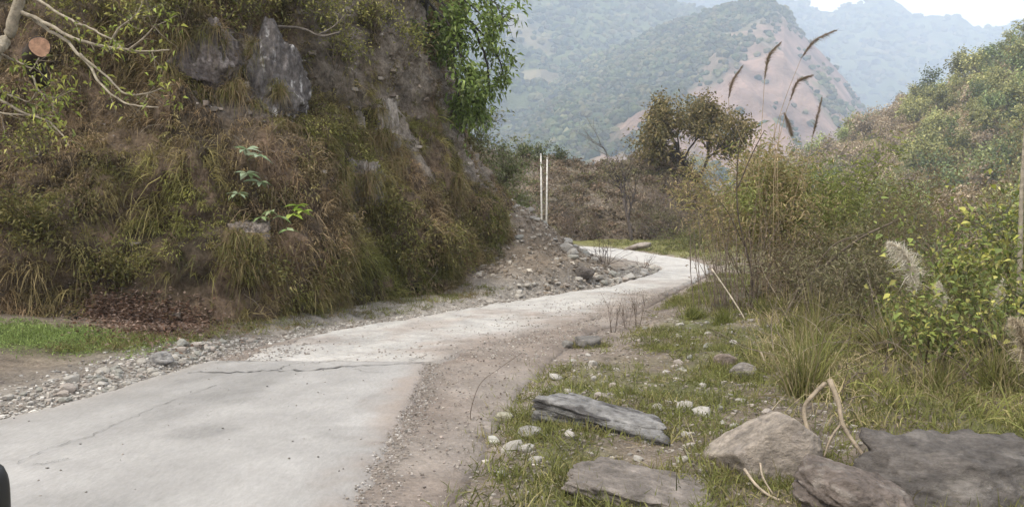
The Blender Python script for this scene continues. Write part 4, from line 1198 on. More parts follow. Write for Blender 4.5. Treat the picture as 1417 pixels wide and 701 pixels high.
m1V, m1F, m1 = terrain('mountain', [(600, 190), (660, 150), (720, 118), (790, 90), (850, 64), (900, 42), (950, 20), (1000, 4), (1050, 0), (1080, 14), (1095, 38), (1130, 70), (1160, 105), (1190, 150), (1200, 175), (1215, 230), (1230, 280)], 520, 1200, -12, 380, 200, 34, 0.0065, 241, col_m1, MAT_MOUNT,
        'mountain with a pink landslide scar on its flank', prof=1.1, ridge=44)
m2V, m2F, m2 = terrain('mountain', [(250, -190), (450, -170), (600, -130), (700, -80), (800, -45), (900, -14), (960, 2), (1000, 20), (1060, 80), (1110, 160), (1150, 240)], 800, 1750, -12, 220, 130, 60, 0.005, 251, col_m2, MAT_MOUNT,
        'hazy forested mountainside filling the valley behind the cliff', prof=1.1, ridge=70)
m3V, m3F, m3 = terrain('mountain', [(800, -60), (900, -30), (1000, -12), (1060, -3), (1090, 5), (1120, 12), (1150, 14), (1180, 12), (1210, 8), (1235, 18), (1260, 30), (1300, 38), (1340, 40), (1380, 33), (1417, 28), (1500, 8), (1600, -40)], 1500, 2700, -12, 260, 90, 70, 0.003, 261, col_m3, MAT_MOUNT,
        'distant blue ridge below the white sky', prof=1.1, ridge=80)
tag(m1, cat='mountain')

def near_hill_col(V, t, px):
    n = fbm(V * 0.05, 4, 271); n2 = fbm(V * 0.2, 4, 275)
    c = lerp(np.tile(np.array([0.115, 0.115, 0.045]), (len(V), 1)), np.array([0.20, 0.155, 0.09]), sstep(-.3, .5, n + .4 * n2)[:, None])
    return c
hV, hF, hill = terrain('hill', [(900, 300), (1000, 270), (1060, 245), (1120, 215), (1180, 182), (1200, 170), (1260, 142), (1320, 110), (1370, 82), (1417, 50), (1500, 0), (1650, -100), (1900, -250)], 75, 190, -13, 200, 110, 3.0, 0.06, 281, near_hill_col, MAT_HILL,
        'bushy green and brown hillside rising across the valley', cat='hill', prof=1.0, ridge=3.5)

def mound_col(V, t, px):
    n = fbm(V * 0.35, 4, 291); n2 = fbm(V * np.array([0.8, 0.8, 3.0]), 4, 295)
    c = lerp(np.tile(np.array([0.12, 0.098, 0.077]), (len(V), 1)), np.array([0.20, 0.165, 0.13]), sstep(-.4, .5, n)[:, None])
    c = lerp(c, np.array([0.26, 0.24, 0.205]), (sstep(.0, .6, n2) * sstep(870, 780, px) * 0.6)[:, None])
    c = lerp(c, np.array([0.10, 0.078, 0.062]), (sstep(870, 910, px))[:, None])
    return c
mV, mF, mound = terrain('embankment', [(560, 190), (640, 200), (700, 214), (720, 216), (760, 222), (800, 228), (830, 228), (860, 221), (895, 208), (930, 207), (950, 220), (962, 245), (985, 285), (1010, 310), (1040, 330)], 43, 52, -0.15, 240, 90, 0.5, 0.35, 301, mound_col, MAT_CLIFF,
        'dark earth embankment behind the far bend of the road', cat='embankment', prof=0.8, ridge=0.5)

# ------------------------------------------------------------------ forest texture on the mountains (stuff)
def clumps(name, V, Fq, n, size, cols, label, accept, squash=0.8, mat=None):
    c = V[Fq]; ar = 0.5 * np.linalg.norm(np.cross(c[:, 2] - c[:, 0], c[:, 3] - c[:, 1]), axis=1)
    w = ar * accept(c.mean(1)); w = w / w.sum()
    k = rng.choice(len(Fq), size=n, p=w)
    a = rng.random((n, 1)); b = rng.random((n, 1)); cc_ = c[k]
    pos = cc_[:, 0] * (1 - a) * (1 - b) + cc_[:, 1] * a * (1 - b) + cc_[:, 2] * a * b + cc_[:, 3] * (1 - a) * b
    D, T = ico(1)
    sz = rng.uniform(size[0], size[1], n)
    VV = D[None] * rng.uniform(0.65, 1.25, (n, len(D), 1)) * sz[:, None, None] * np.array([1, 1, squash])
    VV = VV + (pos + np.array([0, 0, 0.35]) * sz[:, None])[:, None, :]
    TT = (T[None] + (np.arange(n) * len(D))[:, None, None]).reshape(-1, 3)
    zone = fbm(pos * (0.06 / size[0]), 3, 311)
    col = palette(cols, n, 0.22) * (1 + 0.3 * zone[:, None])
    s = Soup(); s.add(VV.reshape(-1, 3), None, TT, np.repeat(np.clip(col, .01, .6), len(D), axis=0))
    return tag(s.build(name, mat or MAT_MOUNT, None, False), label, 'forest', kind='stuff')
FC = [(0.05, 0.07, 0.028), (0.075, 0.09, 0.035), (0.10, 0.105, 0.045), (0.13, 0.12, 0.06)]
k1 = lambda p: np.clip((0.30 - col_m1(p, 0, p[:, 0] / p[:, 1] * F + CX)[:, 0]) / 0.2, 0.0, 1) ** 2
clumps('forest', m1V, m1F, 11000, (2.6, 6.0), FC, 'scrub forest on the landslide mountain', k1)
k2 = lambda p: (0.15 + (col_m2(p, 0, 0 * p[:, 0])[:, 0] < 0.15)) * (p[:, 0] / p[:, 1] > -0.25)
clumps('forest', m2V, m2F, 11000, (4, 9), FC, 'scrub forest on the hazy mountainside', k2)
k3 = lambda p: (p[:, 0] / p[:, 1] > 0.1) * (p[:, 0] / p[:, 1] < 0.9) * 1.0
clumps('forest', m3V, m3F, 5000, (7, 15), FC, 'tree cover on the distant blue ridge', k3)

# ------------------------------------------------------------------ hillside bushes (stuff) and trees (things)
def leaf_clumps(name, V, Fq, n, per, R, leaf, cols, label, accept, mat):
    c = V[Fq]; ar = 0.5 * np.linalg.norm(np.cross(c[:, 2] - c[:, 0], c[:, 3] - c[:, 1]), axis=1)
    w = ar * accept(c.mean(1)); w = w / w.sum()
    k = rng.choice(len(Fq), size=n, p=w); pos = c[k].mean(1)
    K = np.repeat(np.arange(n), per); m = len(K)
    rad = rng.uniform(R[0], R[1], n)
    d = unit(rng.normal(size=(m, 3))); d[:, 2] = np.abs(d[:, 2])
    pts = pos[K] + d * (rad[K] * rng.uniform(.55, 1.05, m))[:, None] * np.array([1, 1, .85])
    tc = palette(cols, n, 0.15)
    s = Soup()
    leaves(s, pts, d + rng.normal(size=(m, 3)) * 0.6, rng.uniform(leaf[0], leaf[1], m), rng.uniform(leaf[0], leaf[1], m) * .6, np.clip(tc[K] * (1 + .2 * rng.normal(size=(m, 1))), .01, .6))
    return tag(s.build(name, mat), label, 'bushes', kind='stuff')
hv = lambda p: (p[:, 0] / p[:, 1] > 0.22) * (p[:, 0] / p[:, 1] < 0.78) * 1.0
BRN = [(0.377, 0.280, 0.169), (0.286, 0.240, 0.117), (0.221, 0.221, 0.085), (0.429, 0.338, 0.215)]
leaf_clumps('hillside_scrub', hV, hF, 2300, 45, (0.7, 1.6), (0.35, 0.7), BRN, 'brown and olive scrub covering the hillside', hv, MAT_LEAF)

def hill_tree(h, w, n, cols, bcol, levels=2):
    st = [((0, 0, -0.3), (rnd.uniform(-.1, .1), rnd.uniform(-.1, .1), 1), h * 0.55, 0.09 * h / 4)]
    o = dict(stems=st, levels=levels, kids=(6, 4), curl=0.12, up=0.03, spread=0.85)
    s, l = plant_meshes(o, n, (0.28, 0.5), (0.18, 0.32), cols, bcol, scatter=0.09 * h, sides=5, cluster=1.2)
    return s.mesh('trunk', MAT_BARK), l.mesh('crown', MAT_LEAF_VAR)
kinds = []
for q in range(3): kinds.append((hill_tree(4.6, 2, 520, [(0.166, 0.208, 0.088), (0.215, 0.257, 0.107), (0.128, 0.159, 0.070)], (0.12, 0.1, 0.08)), 'green round topped tree growing among hillside scrub', 'green trees on the hillside'))
for q in range(3): kinds.append((hill_tree(4.2, 2, 480, [(0.310, 0.310, 0.128), (0.394, 0.374, 0.155), (0.237, 0.247, 0.101)], (0.14, 0.11, 0.09)), 'yellow green tree growing among hillside scrub', 'yellow green trees on the hillside'))
for q in range(2): kinds.append((hill_tree(4.0, 2, 360, [(0.356, 0.273, 0.185), (0.271, 0.219, 0.146), (0.409, 0.336, 0.237)], (0.17, 0.14, 0.12)), 'brown half bare tree growing among hillside scrub', 'brown trees on the hillside'))
for q in range(2): kinds.append((hill_tree(3.8, 2, 420, [(0.28, 0.31, 0.12), (0.33, 0.36, 0.15), (0.22, 0.25, 0.09)], (0.2, 0.18, 0.15)), 'pale fresh green tree growing among hillside scrub', 'pale green trees on the hillside'))
hc = hV[hF].mean(1); har = 0.5 * np.linalg.norm(np.cross(hV[hF][:, 2] - hV[hF][:, 0], hV[hF][:, 3] - hV[hF][:, 1]), axis=1)
tq = hc[:, 0] / hc[:, 1]
dw = har * (tq > 0.30) * (tq < 0.70) * (hc[:, 2] > -6) * (hc[:, 1] < 200)
spots = []; tries = 0
idx = rng.choice(len(hc), size=9000, p=dw / dw.sum())
for k in idx:
    p = hc[k]
    if len(spots) >= 270: break
    if all((p[0] - s_[0]) ** 2 + (p[1] - s_[1]) ** 2 + (p[2] - s_[2]) ** 2 > 2.6 ** 2 for s_ in spots): spots.append(p)
protos = {}
for p in spots:
    tt_ = sstep(-8, 14, p[2]) ; u = rnd.random()
    green_p = fbm(p[None] * 0.05, 3, 331)[0]
    if u < 0.30 - 0.25 * tt_ - 0.2 * green_p or (p[0] / p[1] < 0.49 and u < 0.68): q = rnd.choice([6, 7])
    elif u < 0.60: q = rnd.choice([3, 4, 5])
    elif u < 0.80: q = rnd.choice([0, 1, 2])
    else: q = rnd.choice([8, 9, 3])
    (tm, cm), lab, grp = kinds[q]
    e = empty('hillside_tree', p, lab, 'tree', grp, rnd.uniform(0, 6.28))
    sc = rnd.uniform(0.8, 1.55); e.scale = (sc * rnd.uniform(.9, 1.25), sc * rnd.uniform(.9, 1.25), sc)
    link('trunk', tm, e); link('crown', cm, e)

# ------------------------------------------------------------------ embankment vegetation
mvis = lambda p: (p[:, 1] < 53) * 1.0 * (p[:, 2] > 0.1)
leaf_clumps('embankment_scrub', mV, mF, 420, 60, (0.25, 0.6), (0.12, 0.26), [(0.22, 0.165, 0.12), (0.16, 0.13, 0.09), (0.185, 0.175, 0.09), (0.25, 0.20, 0.145)], 'dry brown scrub on the embankment', mvis, MAT_LEAF)
c = mV[mF]; cen = c.mean(1); okf = np.where((cen[:, 1] < 53) & (cen[:, 2] > 0.0))[0]
k = rng.choice(okf, 2600); n0 = len(k); per = 12; K = np.repeat(np.arange(n0), per); n = len(K)
s = Soup(); tc = palette([(0.22, 0.175, 0.12), (0.28, 0.23, 0.155), (0.175, 0.165, 0.08), (0.15, 0.12, 0.085)], n0, .25)
blades(s, cen[k][K] + rng.normal(size=(n, 3)) * 0.12, np.array([0, -0.4, 0.9]) + rng.normal(size=(n, 3)) * .5, rng.uniform(.2, .6, n), rng.uniform(.02, .045, n), rng.uniform(.3, 1.2, n), tc[K] * (1 + .2 * rng.normal(size=(n, 1))), 2)
tag(s.build('embankment_grass', MAT_GRASS), 'dry grass on the embankment', 'grass', kind='stuff')
bvh_mound = BVHTree.FromPolygons([tuple(v) for v in mV], [tuple(f) for f in mF])
def mhit(px, py):
    r = bvh_mound.ray_cast(Vector(CAM), Vector(ray(px, py)).normalized(), 300)
    return np.array(r[0]) if r[0] is not None else P(px, py, 52)

def tree_at(name, loc, h, label, nleaf, leafL, leafW, lcols, bcol, levels=3, kids=(5, 4, 3), spread=0.6, curl=0.12, r=0.05, lean=(0, 0), scatter=0.14, first=0.45, **kw):
    o = dict(stems=[((0, 0, -0.1), (lean[0], lean[1], 1), h * first, r)], levels=levels, kids=kids, curl=curl, up=0.05, spread=spread)
    return plant(name, loc, label, 'tree', o, nleaf, leafL, leafW, lcols, bcol, scatter=scatter, **kw)

# trees on and before the embankment
p = P(873, 318, 41.5); p[2] = zg1(p[0], p[1])
tree_at('thin_tree', p, 4.9, 'thin half bare tree with dark forked trunk in front of the embankment', 420, (0.10, 0.18), (0.05, 0.09), [(0.20, 0.18, 0.10), (0.15, 0.14, 0.07), (0.26, 0.22, 0.15)], (0.075, 0.062, 0.055), r=0.11, spread=0.5, first=0.5, kids=(5, 5, 3))
p = mhit(840, 232)
tree_at('dead_tree', p + np.array([0, .3, 0]), 3.8, 'leafless grey tree standing on the embankment crest', 0, (0.1, 0.2), (0.05, 0.1), [(0.2, 0.2, 0.1)], (0.17, 0.16, 0.15), r=0.05, spread=0.4, first=0.5, kids=(4, 4, 3))
for px, py, h, lab in [(752, 226, 1.9, 'dark leafy tree on the embankment crest behind the poles'), (776, 228, 1.4, 'small green tree on the embankment crest right of the poles'), (728, 220, 1.3, 'pale green bushy tree on the embankment crest left of the poles')]:
    tree_at('small_tree', mhit(px, py) + np.array([0, .3, -.1]), h, lab, 520, (0.10, 0.2), (0.06, 0.11), [(0.10, 0.12, 0.05), (0.14, 0.16, 0.06), (0.08, 0.085, 0.04)], (0.1, 0.08, 0.07), r=0.04, spread=0.8, levels=2, kids=(6, 4), scatter=0.2)
p = mhit(895, 300); p2 = P(895, 300, 43.0)
for px, py, d, h, nl, cols, lab in [(915, 290, 43.0, 1.9, 500, [(0.19, 0.175, 0.10), (0.14, 0.13, 0.07)], 'pale dry shrub at the embankment foot right of the thin tree'), (820, 320, 42.0, 1.0, 350, [(0.15, 0.11, 0.08), (0.12, 0.09, 0.06)], 'brown dry shrub at the embankment foot beside the road'),
                              (790, 318, 42.5, 1.2, 350, [(0.16, 0.115, 0.085), (0.11, 0.085, 0.06)], 'brown dry shrub at the embankment foot right of the poles'), (950, 285, 44, 1.8, 500, [(0.12, 0.10, 0.06), (0.09, 0.08, 0.05)], 'dark shrub at the right end of the embankment')]:
    p = P(px, py, d); p[2] = zg1(p[0], p[1])
    plant('dry_shrub', p, lab, 'shrub', bush_opts(9, h, 0.015, 0.7, 2, (4, 4), 0.15), nl, (0.07, 0.14), (0.03, 0.06), cols, (0.15, 0.12, 0.10), leafname='foliage', stemname='stems', scatter=0.14)
p = P(945, 342, 33); p[2] = zg1(p[0], p[1])
plant('round_bush', p, 'round green bush on the grass at the far bend', 'bush', bush_opts(9, 0.75, 0.015, 1.3, 2, (5, 4), 0.2, 0.0, .8, .4), 1500, (0.06, 0.12), (0.03, 0.055), [(0.11, 0.125, 0.04), (0.15, 0.16, 0.055), (0.19, 0.18, 0.08)], (0.13, 0.11, 0.08), leafname='foliage', stemname='stems', scatter=0.18)

# the darker round-crowned tree right of the embankment
p = mhit(963, 254)
o = dict(stems=[((0, 0, -0.1), (-0.18, 0, 1), 3.3, 0.16), ((0.12, 0, 0.1), (0.42, 0.1, 1), 2.8, 0.12)], levels=3, kids=(6, 5, 3), curl=0.15, up=0.03, spread=0.85)
plant('spreading_tree', p, 'dark olive tree with a wide uneven crown at the right end of the embankment', 'tree', o, 11000, (0.15, 0.28), (0.09, 0.16), [(0.16, 0.14, 0.06), (0.21, 0.175, 0.075), (0.27, 0.215, 0.11), (0.12, 0.11, 0.05)], (0.08, 0.066, 0.055), scatter=0.26, cluster=1.3, sides=6)

# ------------------------------------------------------------------ two poles
for px, top_, lab in [(750, 215, 'taller of two slim white poles behind the rubble pile'), (756, 220, 'shorter of two slim white poles behind the rubble pile')]:
    d = 40.0; p = P(px, 300, d); t = P(px, top_, d); z0 = zg1(p[0], p[1])
    e = empty('pole', (p[0], p[1], z0), lab, 'pole'); e.rotation_euler = (0, math.radians(-0.8 if px < 753 else 0.5), 0)
    s = Soup(); h = t[2] - z0
    tube(s, [(0, 0, -0.2), (0, 0, h * .5), (0, 0, h)], [0.048, 0.043, 0.038], 10, (0.50, 0.48, 0.45)); s.build('shaft', MAT_STONE, e)
    s = Soup(); tube(s, [(0, 0, h), (0, 0, h + .05), (0, 0, h + .09)], [0.05, 0.05, 0.02], 10, (0.42, 0.41, 0.4)); s.build('cap', MAT_STONE, e)
    s = Soup(); tube(s, [(0, 0, -.1), (0, 0, .12), (0, 0, .25)], [0.13, 0.12, 0.09], 10, (0.42, 0.4, 0.38)); s.build('footing', MAT_STONE, e)

# ------------------------------------------------------------------ dead brush at the rubble toe
for px, d, n, h, lab in [(838, 21.3, 16, 0.75, 'tangle of dark dead twigs at the toe of the rubble pile'), (890, 22.6, 8, 0.4, 'small tuft of dead twigs at the road bend')]:
    p = P(px, 380, d); p[2] = zg1(p[0], p[1])
    plant('dead_brush', p, lab, 'brush', bush_opts(n, h, 0.009, 1.6, 2, (3, 3), 0.2, 0, .6, .12), 0, (1, 1), (1, 1), [(1, 1, 1)], (0.085, 0.06, 0.055), stemname='twigs')

# ------------------------------------------------------------------ right side: yellow green shrub, reeds, dry stems
p = P(1050, 400, 14.6); p[2] = zg1(p[0], p[1])
o = bush_opts(15, 1.72, 0.018, 0.42, 3, (3, 4, 3), 0.09, 0.03, 0.5, 0.45)
plant('feathery_shrub', p, 'tall feathery yellow green shrub on the verge below the reed plumes', 'shrub', o, 11000, (0.07, 0.15), (0.011, 0.02), [(0.33, 0.30, 0.13), (0.40, 0.33, 0.17), (0.26, 0.26, 0.10), (0.44, 0.34, 0.20)], (0.17, 0.135, 0.10), leafname='foliage', stemname='stems', scatter=0.13)
p = P(1110, 400, 15.6); p[2] = zg1(p[0], p[1])
plant('feathery_shrub', p, 'greener feathery shrub right beside the tall yellow one', 'shrub', bush_opts(11, 1.6, 0.016, 0.55, 3, (3, 4, 3), 0.1, 0.03, .5, .4), 9000, (0.07, 0.15), (0.012, 0.022), [(0.247, 0.286, 0.085), (0.312, 0.325, 0.111), (0.195, 0.221, 0.072)], (0.13, 0.10, 0.07), leafname='foliage', stemname='stems', scatter=0.13)
for px, d, h, lab, cols in [(1190, 12.5, 1.3, 'olive weedy shrub beyond the leaning stems', [(0.16, 0.155, 0.06), (0.21, 0.18, 0.09), (0.12, 0.125, 0.045)]), (1160, 10.5, 0.9, 'grey green wiry shrub in the undergrowth left of the white plumes', [(0.19, 0.175, 0.10), (0.15, 0.145, 0.07), (0.24, 0.21, 0.13)]),
                            (1265, 13.5, 1.7, 'tall straw coloured shrub behind the white plumes', [(0.23, 0.185, 0.10), (0.18, 0.155, 0.075), (0.15, 0.15, 0.06)]), (1120, 12.2, 0.9, 'brown twiggy shrub at the base of the leaning stems', [(0.18, 0.14, 0.09), (0.14, 0.11, 0.07)]),
                            (1225, 16.5, 1.9, 'sparse brown shrub on the valley edge', [(0.22, 0.17, 0.10), (0.18, 0.15, 0.08)]), (1330, 15, 2.0, 'pinkish brown dry shrub on the valley edge behind the leafy bush', [(0.25, 0.19, 0.12), (0.2, 0.16, 0.09)])]:
    p = P(px, 400, d); p[2] = zg1(p[0], p[1])
    plant('weedy_shrub', p, lab, 'shrub', bush_opts(12, h, 0.010, 0.6, 2, (5, 4), 0.14, 0.02, .55, .3), 2600, (0.05, 0.11), (0.010, 0.022), cols, (0.15, 0.12, 0.09), leafname='foliage', stemname='stems', scatter=0.12)

# bare upright stems in front of the shrub
p = P(1025, 400, 13.2); p[2] = zg1(p[0], p[1])
plant('dry_reeds', p, 'clump of thin upright dry stems before the feathery shrub', 'reeds', bush_opts(55, 1.65, 0.008, 0.30, 1, (2,), 0.05, 0.02, .3, .75), 500, (0.06, 0.12), (0.006, 0.012), [(0.24, 0.2, 0.12)], (0.17, 0.135, 0.11), leafname='dry_leaves', stemname='stems', scatter=0.05)

def stem_thing(name, loc, paths, label, cat, bcol, part='stem', group=None):
    e = empty(name, loc, label, cat, group); loc = np.asarray(loc)
    for pts, r0, r1 in paths:
        c = catmull(pts, max(8, 5 * len(pts))); s = Soup(); tube(s, c - loc, np.linspace(r0, r1, len(c)), 5, bcol); s.build(part, MAT_BARK, e)
    return e
# leaning dark stems
b0 = P(1085, 400, 11.7); b0[2] = zg1(b0[0], b0[1])
stem_thing('leaning_stem', b0, [([b0, P(1110, 395, 11.6), P(1150, 360, 11.4), P(1190, 330, 11.2), P(1235, 308, 11.0)], 0.035, 0.012), ([P(1120, 388, 11.6), P(1135, 360, 11.5), P(1160, 335, 11.4), P(1200, 322, 11.3), P(1260, 296, 11.2)], 0.018, 0.006), ([P(1150, 360, 11.4), P(1190, 352, 11.3), P(1225, 352, 11.2)], 0.014, 0.006)],
           'long dark stems leaning over the undergrowth to the valley side', 'stem', (0.10, 0.08, 0.06))
b0 = P(1040, 400, 13.0); b0[2] = zg1(b0[0], b0[1])
stem_thing('upright_stem', b0, [([b0, P(1040, 380, 13), P(1022, 300, 13), P(1020, 240, 13), P(1024, 190, 13)], 0.020, 0.007), ([P(1021, 260, 13), P(1040, 215, 13), P(1058, 180, 13)], 0.014, 0.006), ([P(1030, 340, 13), P(1005, 290, 12.9), P(985, 270, 12.9)], 0.010, 0.004)],
           'dark forked bare stem rising through the feathery shrub', 'stem', (0.075, 0.06, 0.048))

# tall reeds with dark plumes
def reed(path, plume, d, label, pcol, scol=(0.30, 0.235, 0.15), pr=0.05, group=None, nh=620, hair=0.10, plume_name='plume', stem_r=0.008, fluff=0.33):
    base = P(path[0][0], path[0][1], d); base[2] = zg1(base[0], base[1])
    pts = [base] + [P(a, b, d) for a, b in path[1:]] + [P(plume[0][0], plume[0][1], d)]
    e = empty('reed', base, label, 'reed', group)
    c = catmull(pts, 24); s = Soup(); tube(s, c - base, np.linspace(stem_r, stem_r * .5, 24), 5, scol); s.build('stem', MAT_BARK, e)
    pc = catmull([P(a, b, d) for a, b in plume], 30); tn = unit(np.gradient(pc, axis=0))
    s = Soup(); tube(s, pc - base, np.linspace(stem_r * .5, 0.002, 30), 4, np.array(pcol) * .8)
    k = rng.integers(0, 28, nh)
    env = np.sin(np.pi * (k / 29.0) ** 0.75) + 0.15
    dd = tn[k] * 1.1 + rng.normal(size=(nh, 3)) * fluff
    blades(s, pc[k] - base + rng.normal(size=(nh, 3)) * 0.004, dd, hair * env * rng.uniform(.6, 1.4, nh), np.full(nh, pr * 0.12), rng.uniform(.1, .6, nh), palette([pcol], nh, .22), 2)
    s.build(plume_name, MAT_GRASS, e)
    return e
DP = (0.20, 0.155, 0.115)
reed([(1060, 420), (1062, 330), (1040, 230), (1012, 160)], [(1008, 136), (1014, 112), (1029, 89)], 14.0, 'short dark reed plume leaning apart beside the spreading tree', DP, pr=0.05)
reed([(1055, 420), (1054, 330), (1050, 240), (1055, 160)], [(1058, 110), (1064, 78), (1082, 57)], 14.1, 'tan reed plume standing upright over the feathery shrub', (0.22, 0.175, 0.12), pr=0.06)
reed([(1040, 420), (1042, 330), (1058, 240), (1082, 150)], [(1109, 80), (1128, 56), (1161, 40)], 14.2, 'tallest reed with long dark plume bent over to the valley', DP, pr=0.06)
reed([(1070, 420), (1070, 330), (1072, 230), (1085, 165)], [(1093, 140), (1104, 113), (1127, 103)], 13.9, 'brown reed plume curling over just below the tallest one', DP, pr=0.06)
reed([(1090, 420), (1098, 330), (1112, 250), (1122, 205)], [(1124, 190), (1131, 162), (1138, 132)], 14.3, 'slim dark reed plume set apart toward the hillside', DP, pr=0.045)
reed([(1080, 420), (1078, 330), (1076, 230), (1080, 165)], [(1085, 156), (1091, 170), (1097, 189)], 14.0, 'small drooping reed plume among the tall stalks', DP, pr=0.045)
# a few bare reed stalks
for q, (lst, lab) in enumerate([([(1085, 420), (1090, 330), (1110, 240), (1150, 190)], 'bare reed stalk leaning out toward the hillside'), ([(1070, 420), (1075, 320), (1073, 230), (1072, 170)], 'straight bare reed stalk under the curled plume')]):
    b0 = P(lst[0][0], lst[0][1], 14.2); b0[2] = zg1(b0[0], b0[1])
    stem_thing('reed_stalk', b0, [([b0] + [P(a, b, 14.2) for a, b in lst[1:]], 0.010, 0.005)], lab, 'reed', (0.27, 0.21, 0.14))

# white plumes
WP = (0.66, 0.61, 0.52)
reed([(1272, 520), (1270, 470), (1266, 430)], [(1264, 408), (1262, 378), (1250, 350), (1228, 334)], 8.6, 'large drooping white grass plume in the undergrowth', WP, (0.27, 0.24, 0.12), 0.05, nh=1700, hair=0.17, fluff=0.55)
reed([(1300, 540), (1305, 480)], [(1310, 435), (1304, 412), (1298, 388)], 8.2, 'upright white grass plume before the leafy bush', WP, (0.27, 0.24, 0.12), 0.045, nh=900, hair=0.10, fluff=0.42)
reed([(1370, 540), (1372, 480)], [(1376, 432), (1381, 410), (1388, 385)], 8.0, 'slim white grass plume against the leafy bush', WP, (0.27, 0.24, 0.12), 0.045, nh=900, hair=0.10, fluff=0.42)
reed([(1425, 600), (1432, 540)], [(1424, 520), (1420, 485), (1412, 455), (1400, 440)], 6.6, 'pale tan grass plume beside the leafy bush edge', (0.48, 0.41, 0.30), (0.27, 0.24, 0.12), 0.05, nh=1500, hair=0.13, fluff=0.5)
b0 = P(1414, 500, 8.4); b0[2] = zg1(b0[0], b0[1])
stem_thing('bare_tree', b0, [([b0, P(1411, 420, 8.4), P(1412, 330, 8.4), P(1415, 240, 8.4), P(1424, 130, 8.4), P(1440, 10, 8.5)], 0.035, 0.010), ([P(1416, 210, 8.4), P(1440, 150, 8.5), P(1450, 80, 8.6)], 0.014, 0.005), ([P(1422, 150, 8.4), P(1428, 90, 8.2), P(1425, 40, 8.1)], 0.010, 0.004)], 'slim pale bare trunk beyond the leafy bush', 'tree', (0.30, 0.265, 0.21), 'trunk')

# leafy bushes at right: leaves as parts on the big one
def leafy_bush(name, loc, h, nstem, nleaf, L, cols, label, spread=.6):
    o = bush_opts(nstem, h, 0.012, spread, 2, (4, 3), 0.14, 0.03, .6, .15); o['paths'] = []; o['tips'] = []
    for st, d, Ln, r in o['stems']: grow(np.array(st, float), d, Ln, r, 0, 2, o)
    e = empty(name, loc, label, 'bush'); s = Soup()
    for pts, rr, lv in o['paths']: tube(s, pts, rr, max(3, 5 - lv), (0.12, 0.10, 0.06))
    s.build('stems', MAT_BARK, e)
    for q in range(nleaf):
        t, d = o['tips'][rnd.randrange(len(o['tips']))]
        lf = link('leaf', broad_leaf_mesh(cols[rnd.randrange(len(cols))]), e)
        lf.location = t + rng.normal(size=3) * 0.05
        k = L * rnd.uniform(.6, 1.2); lf.scale = (k * 1.25, k, k)
        lf.rotation_euler = (rnd.uniform(-.5, .5), rnd.uniform(-.5, .5), rnd.uniform(0, 6.28))
    lf = Soup(); nf = nleaf * 6; tp = np.array([t[0] for t in o['tips']]); kx = rng.integers(0, len(tp), nf)
    leaves(lf, tp[kx] + rng.normal(size=(nf, 3)) * 0.11, rng.normal(size=(nf, 3)) + np.array([0, -.2, 0]), rng.uniform(.04, .085, nf), rng.uniform(.022, .045, nf), palette(np.array(cols) * np.array([.72, .7, .85]), nf, .25), .2, .3)
    lf.build('small_leaves', MAT_LEAF, e)
    return e
YL = [(0.36, 0.38, 0.075), (0.26, 0.31, 0.075), (0.44, 0.43, 0.11), (0.19, 0.24, 0.06), (0.15, 0.19, 0.055)]
p = P(1372, 500, 8.9); p[2] = zg1(p[0], p[1]); leafy_bush('leafy_bush', p, 1.45, 10, 290, 0.10, YL, 'tall yellow green leafy bush behind the slim white plume', .36)
p = P(1312, 500, 9.8); p[2] = zg1(p[0], p[1]); leafy_bush('leafy_bush', p, 0.95, 7, 170, 0.09, YL, 'lower green leafy bush behind the upright white plume', .5)
p = P(1400, 560, 7.4); p[2] = zg1(p[0], p[1]); leafy_bush('leafy_bush', p, 1.0, 7, 170, 0.085, YL[1:], 'green leafy bush beside the pale tan plume', .5)
p = P(1290, 560, 7.6); p[2] = zg1(p[0], p[1]); leafy_bush('leafy_bush', p, 0.6, 6, 100, 0.075, YL[1:], 'low green leafy weed in front of the large white plume', .5)

# weeds: tall grass tussocks as things
def tussock(loc, h, n, cols, label, group=None, w=(0.006, 0.012), name='grass_tussock'):
    s = Soup(); K = n
    d0 = np.array([0, 0, 1.0]) + rng.normal(size=(K, 3)) * .32
    blades(s, rng.normal(size=(K, 3)) * np.array([.06, .06, .0]), d0, h * rng.uniform(.5, 1.1, K), rng.uniform(w[0], w[1], K), rng.uniform(.1, .9, K), palette(cols, K, .22), 4)
    o = s.build(name, MAT_GRASS); o.location = loc
    return tag(o, label, 'grass', group)
for q in range(26):
    px, d = rnd.uniform(1090, 1400), rnd.uniform(6.8, 12.5)
    p = P(px, 450, d); p[2] = zg1(p[0], p[1]) - 0.01
    tussock(p, rnd.uniform(.55, 1.0), 260, [G2, G3, G4, G1], 'tall grass tussock in the undergrowth opposite the cliff', 'tall tussocks in the undergrowth')
for px, d, h, lab in [(1000, 11.5, 0.42, 'fresh green tussock below the dry upright stems'), (1060, 11.8, 0.45, 'bright green tussock below the dark forked stem'), (960, 12.2, 0.35, 'green tussock at the road edge beside dry stems'), (1130, 8.3, 0.5, 'green tussock behind the forked dead branch'), (1100, 10.2, 0.4, 'yellowish tussock above the pale twigs')]:
    p = P(px, 450, d); p[2] = zg1(p[0], p[1]) - 0.01
    tussock(p, h, 420, [(0.13, 0.15, 0.035), (0.17, 0.175, 0.05), G1], lab)

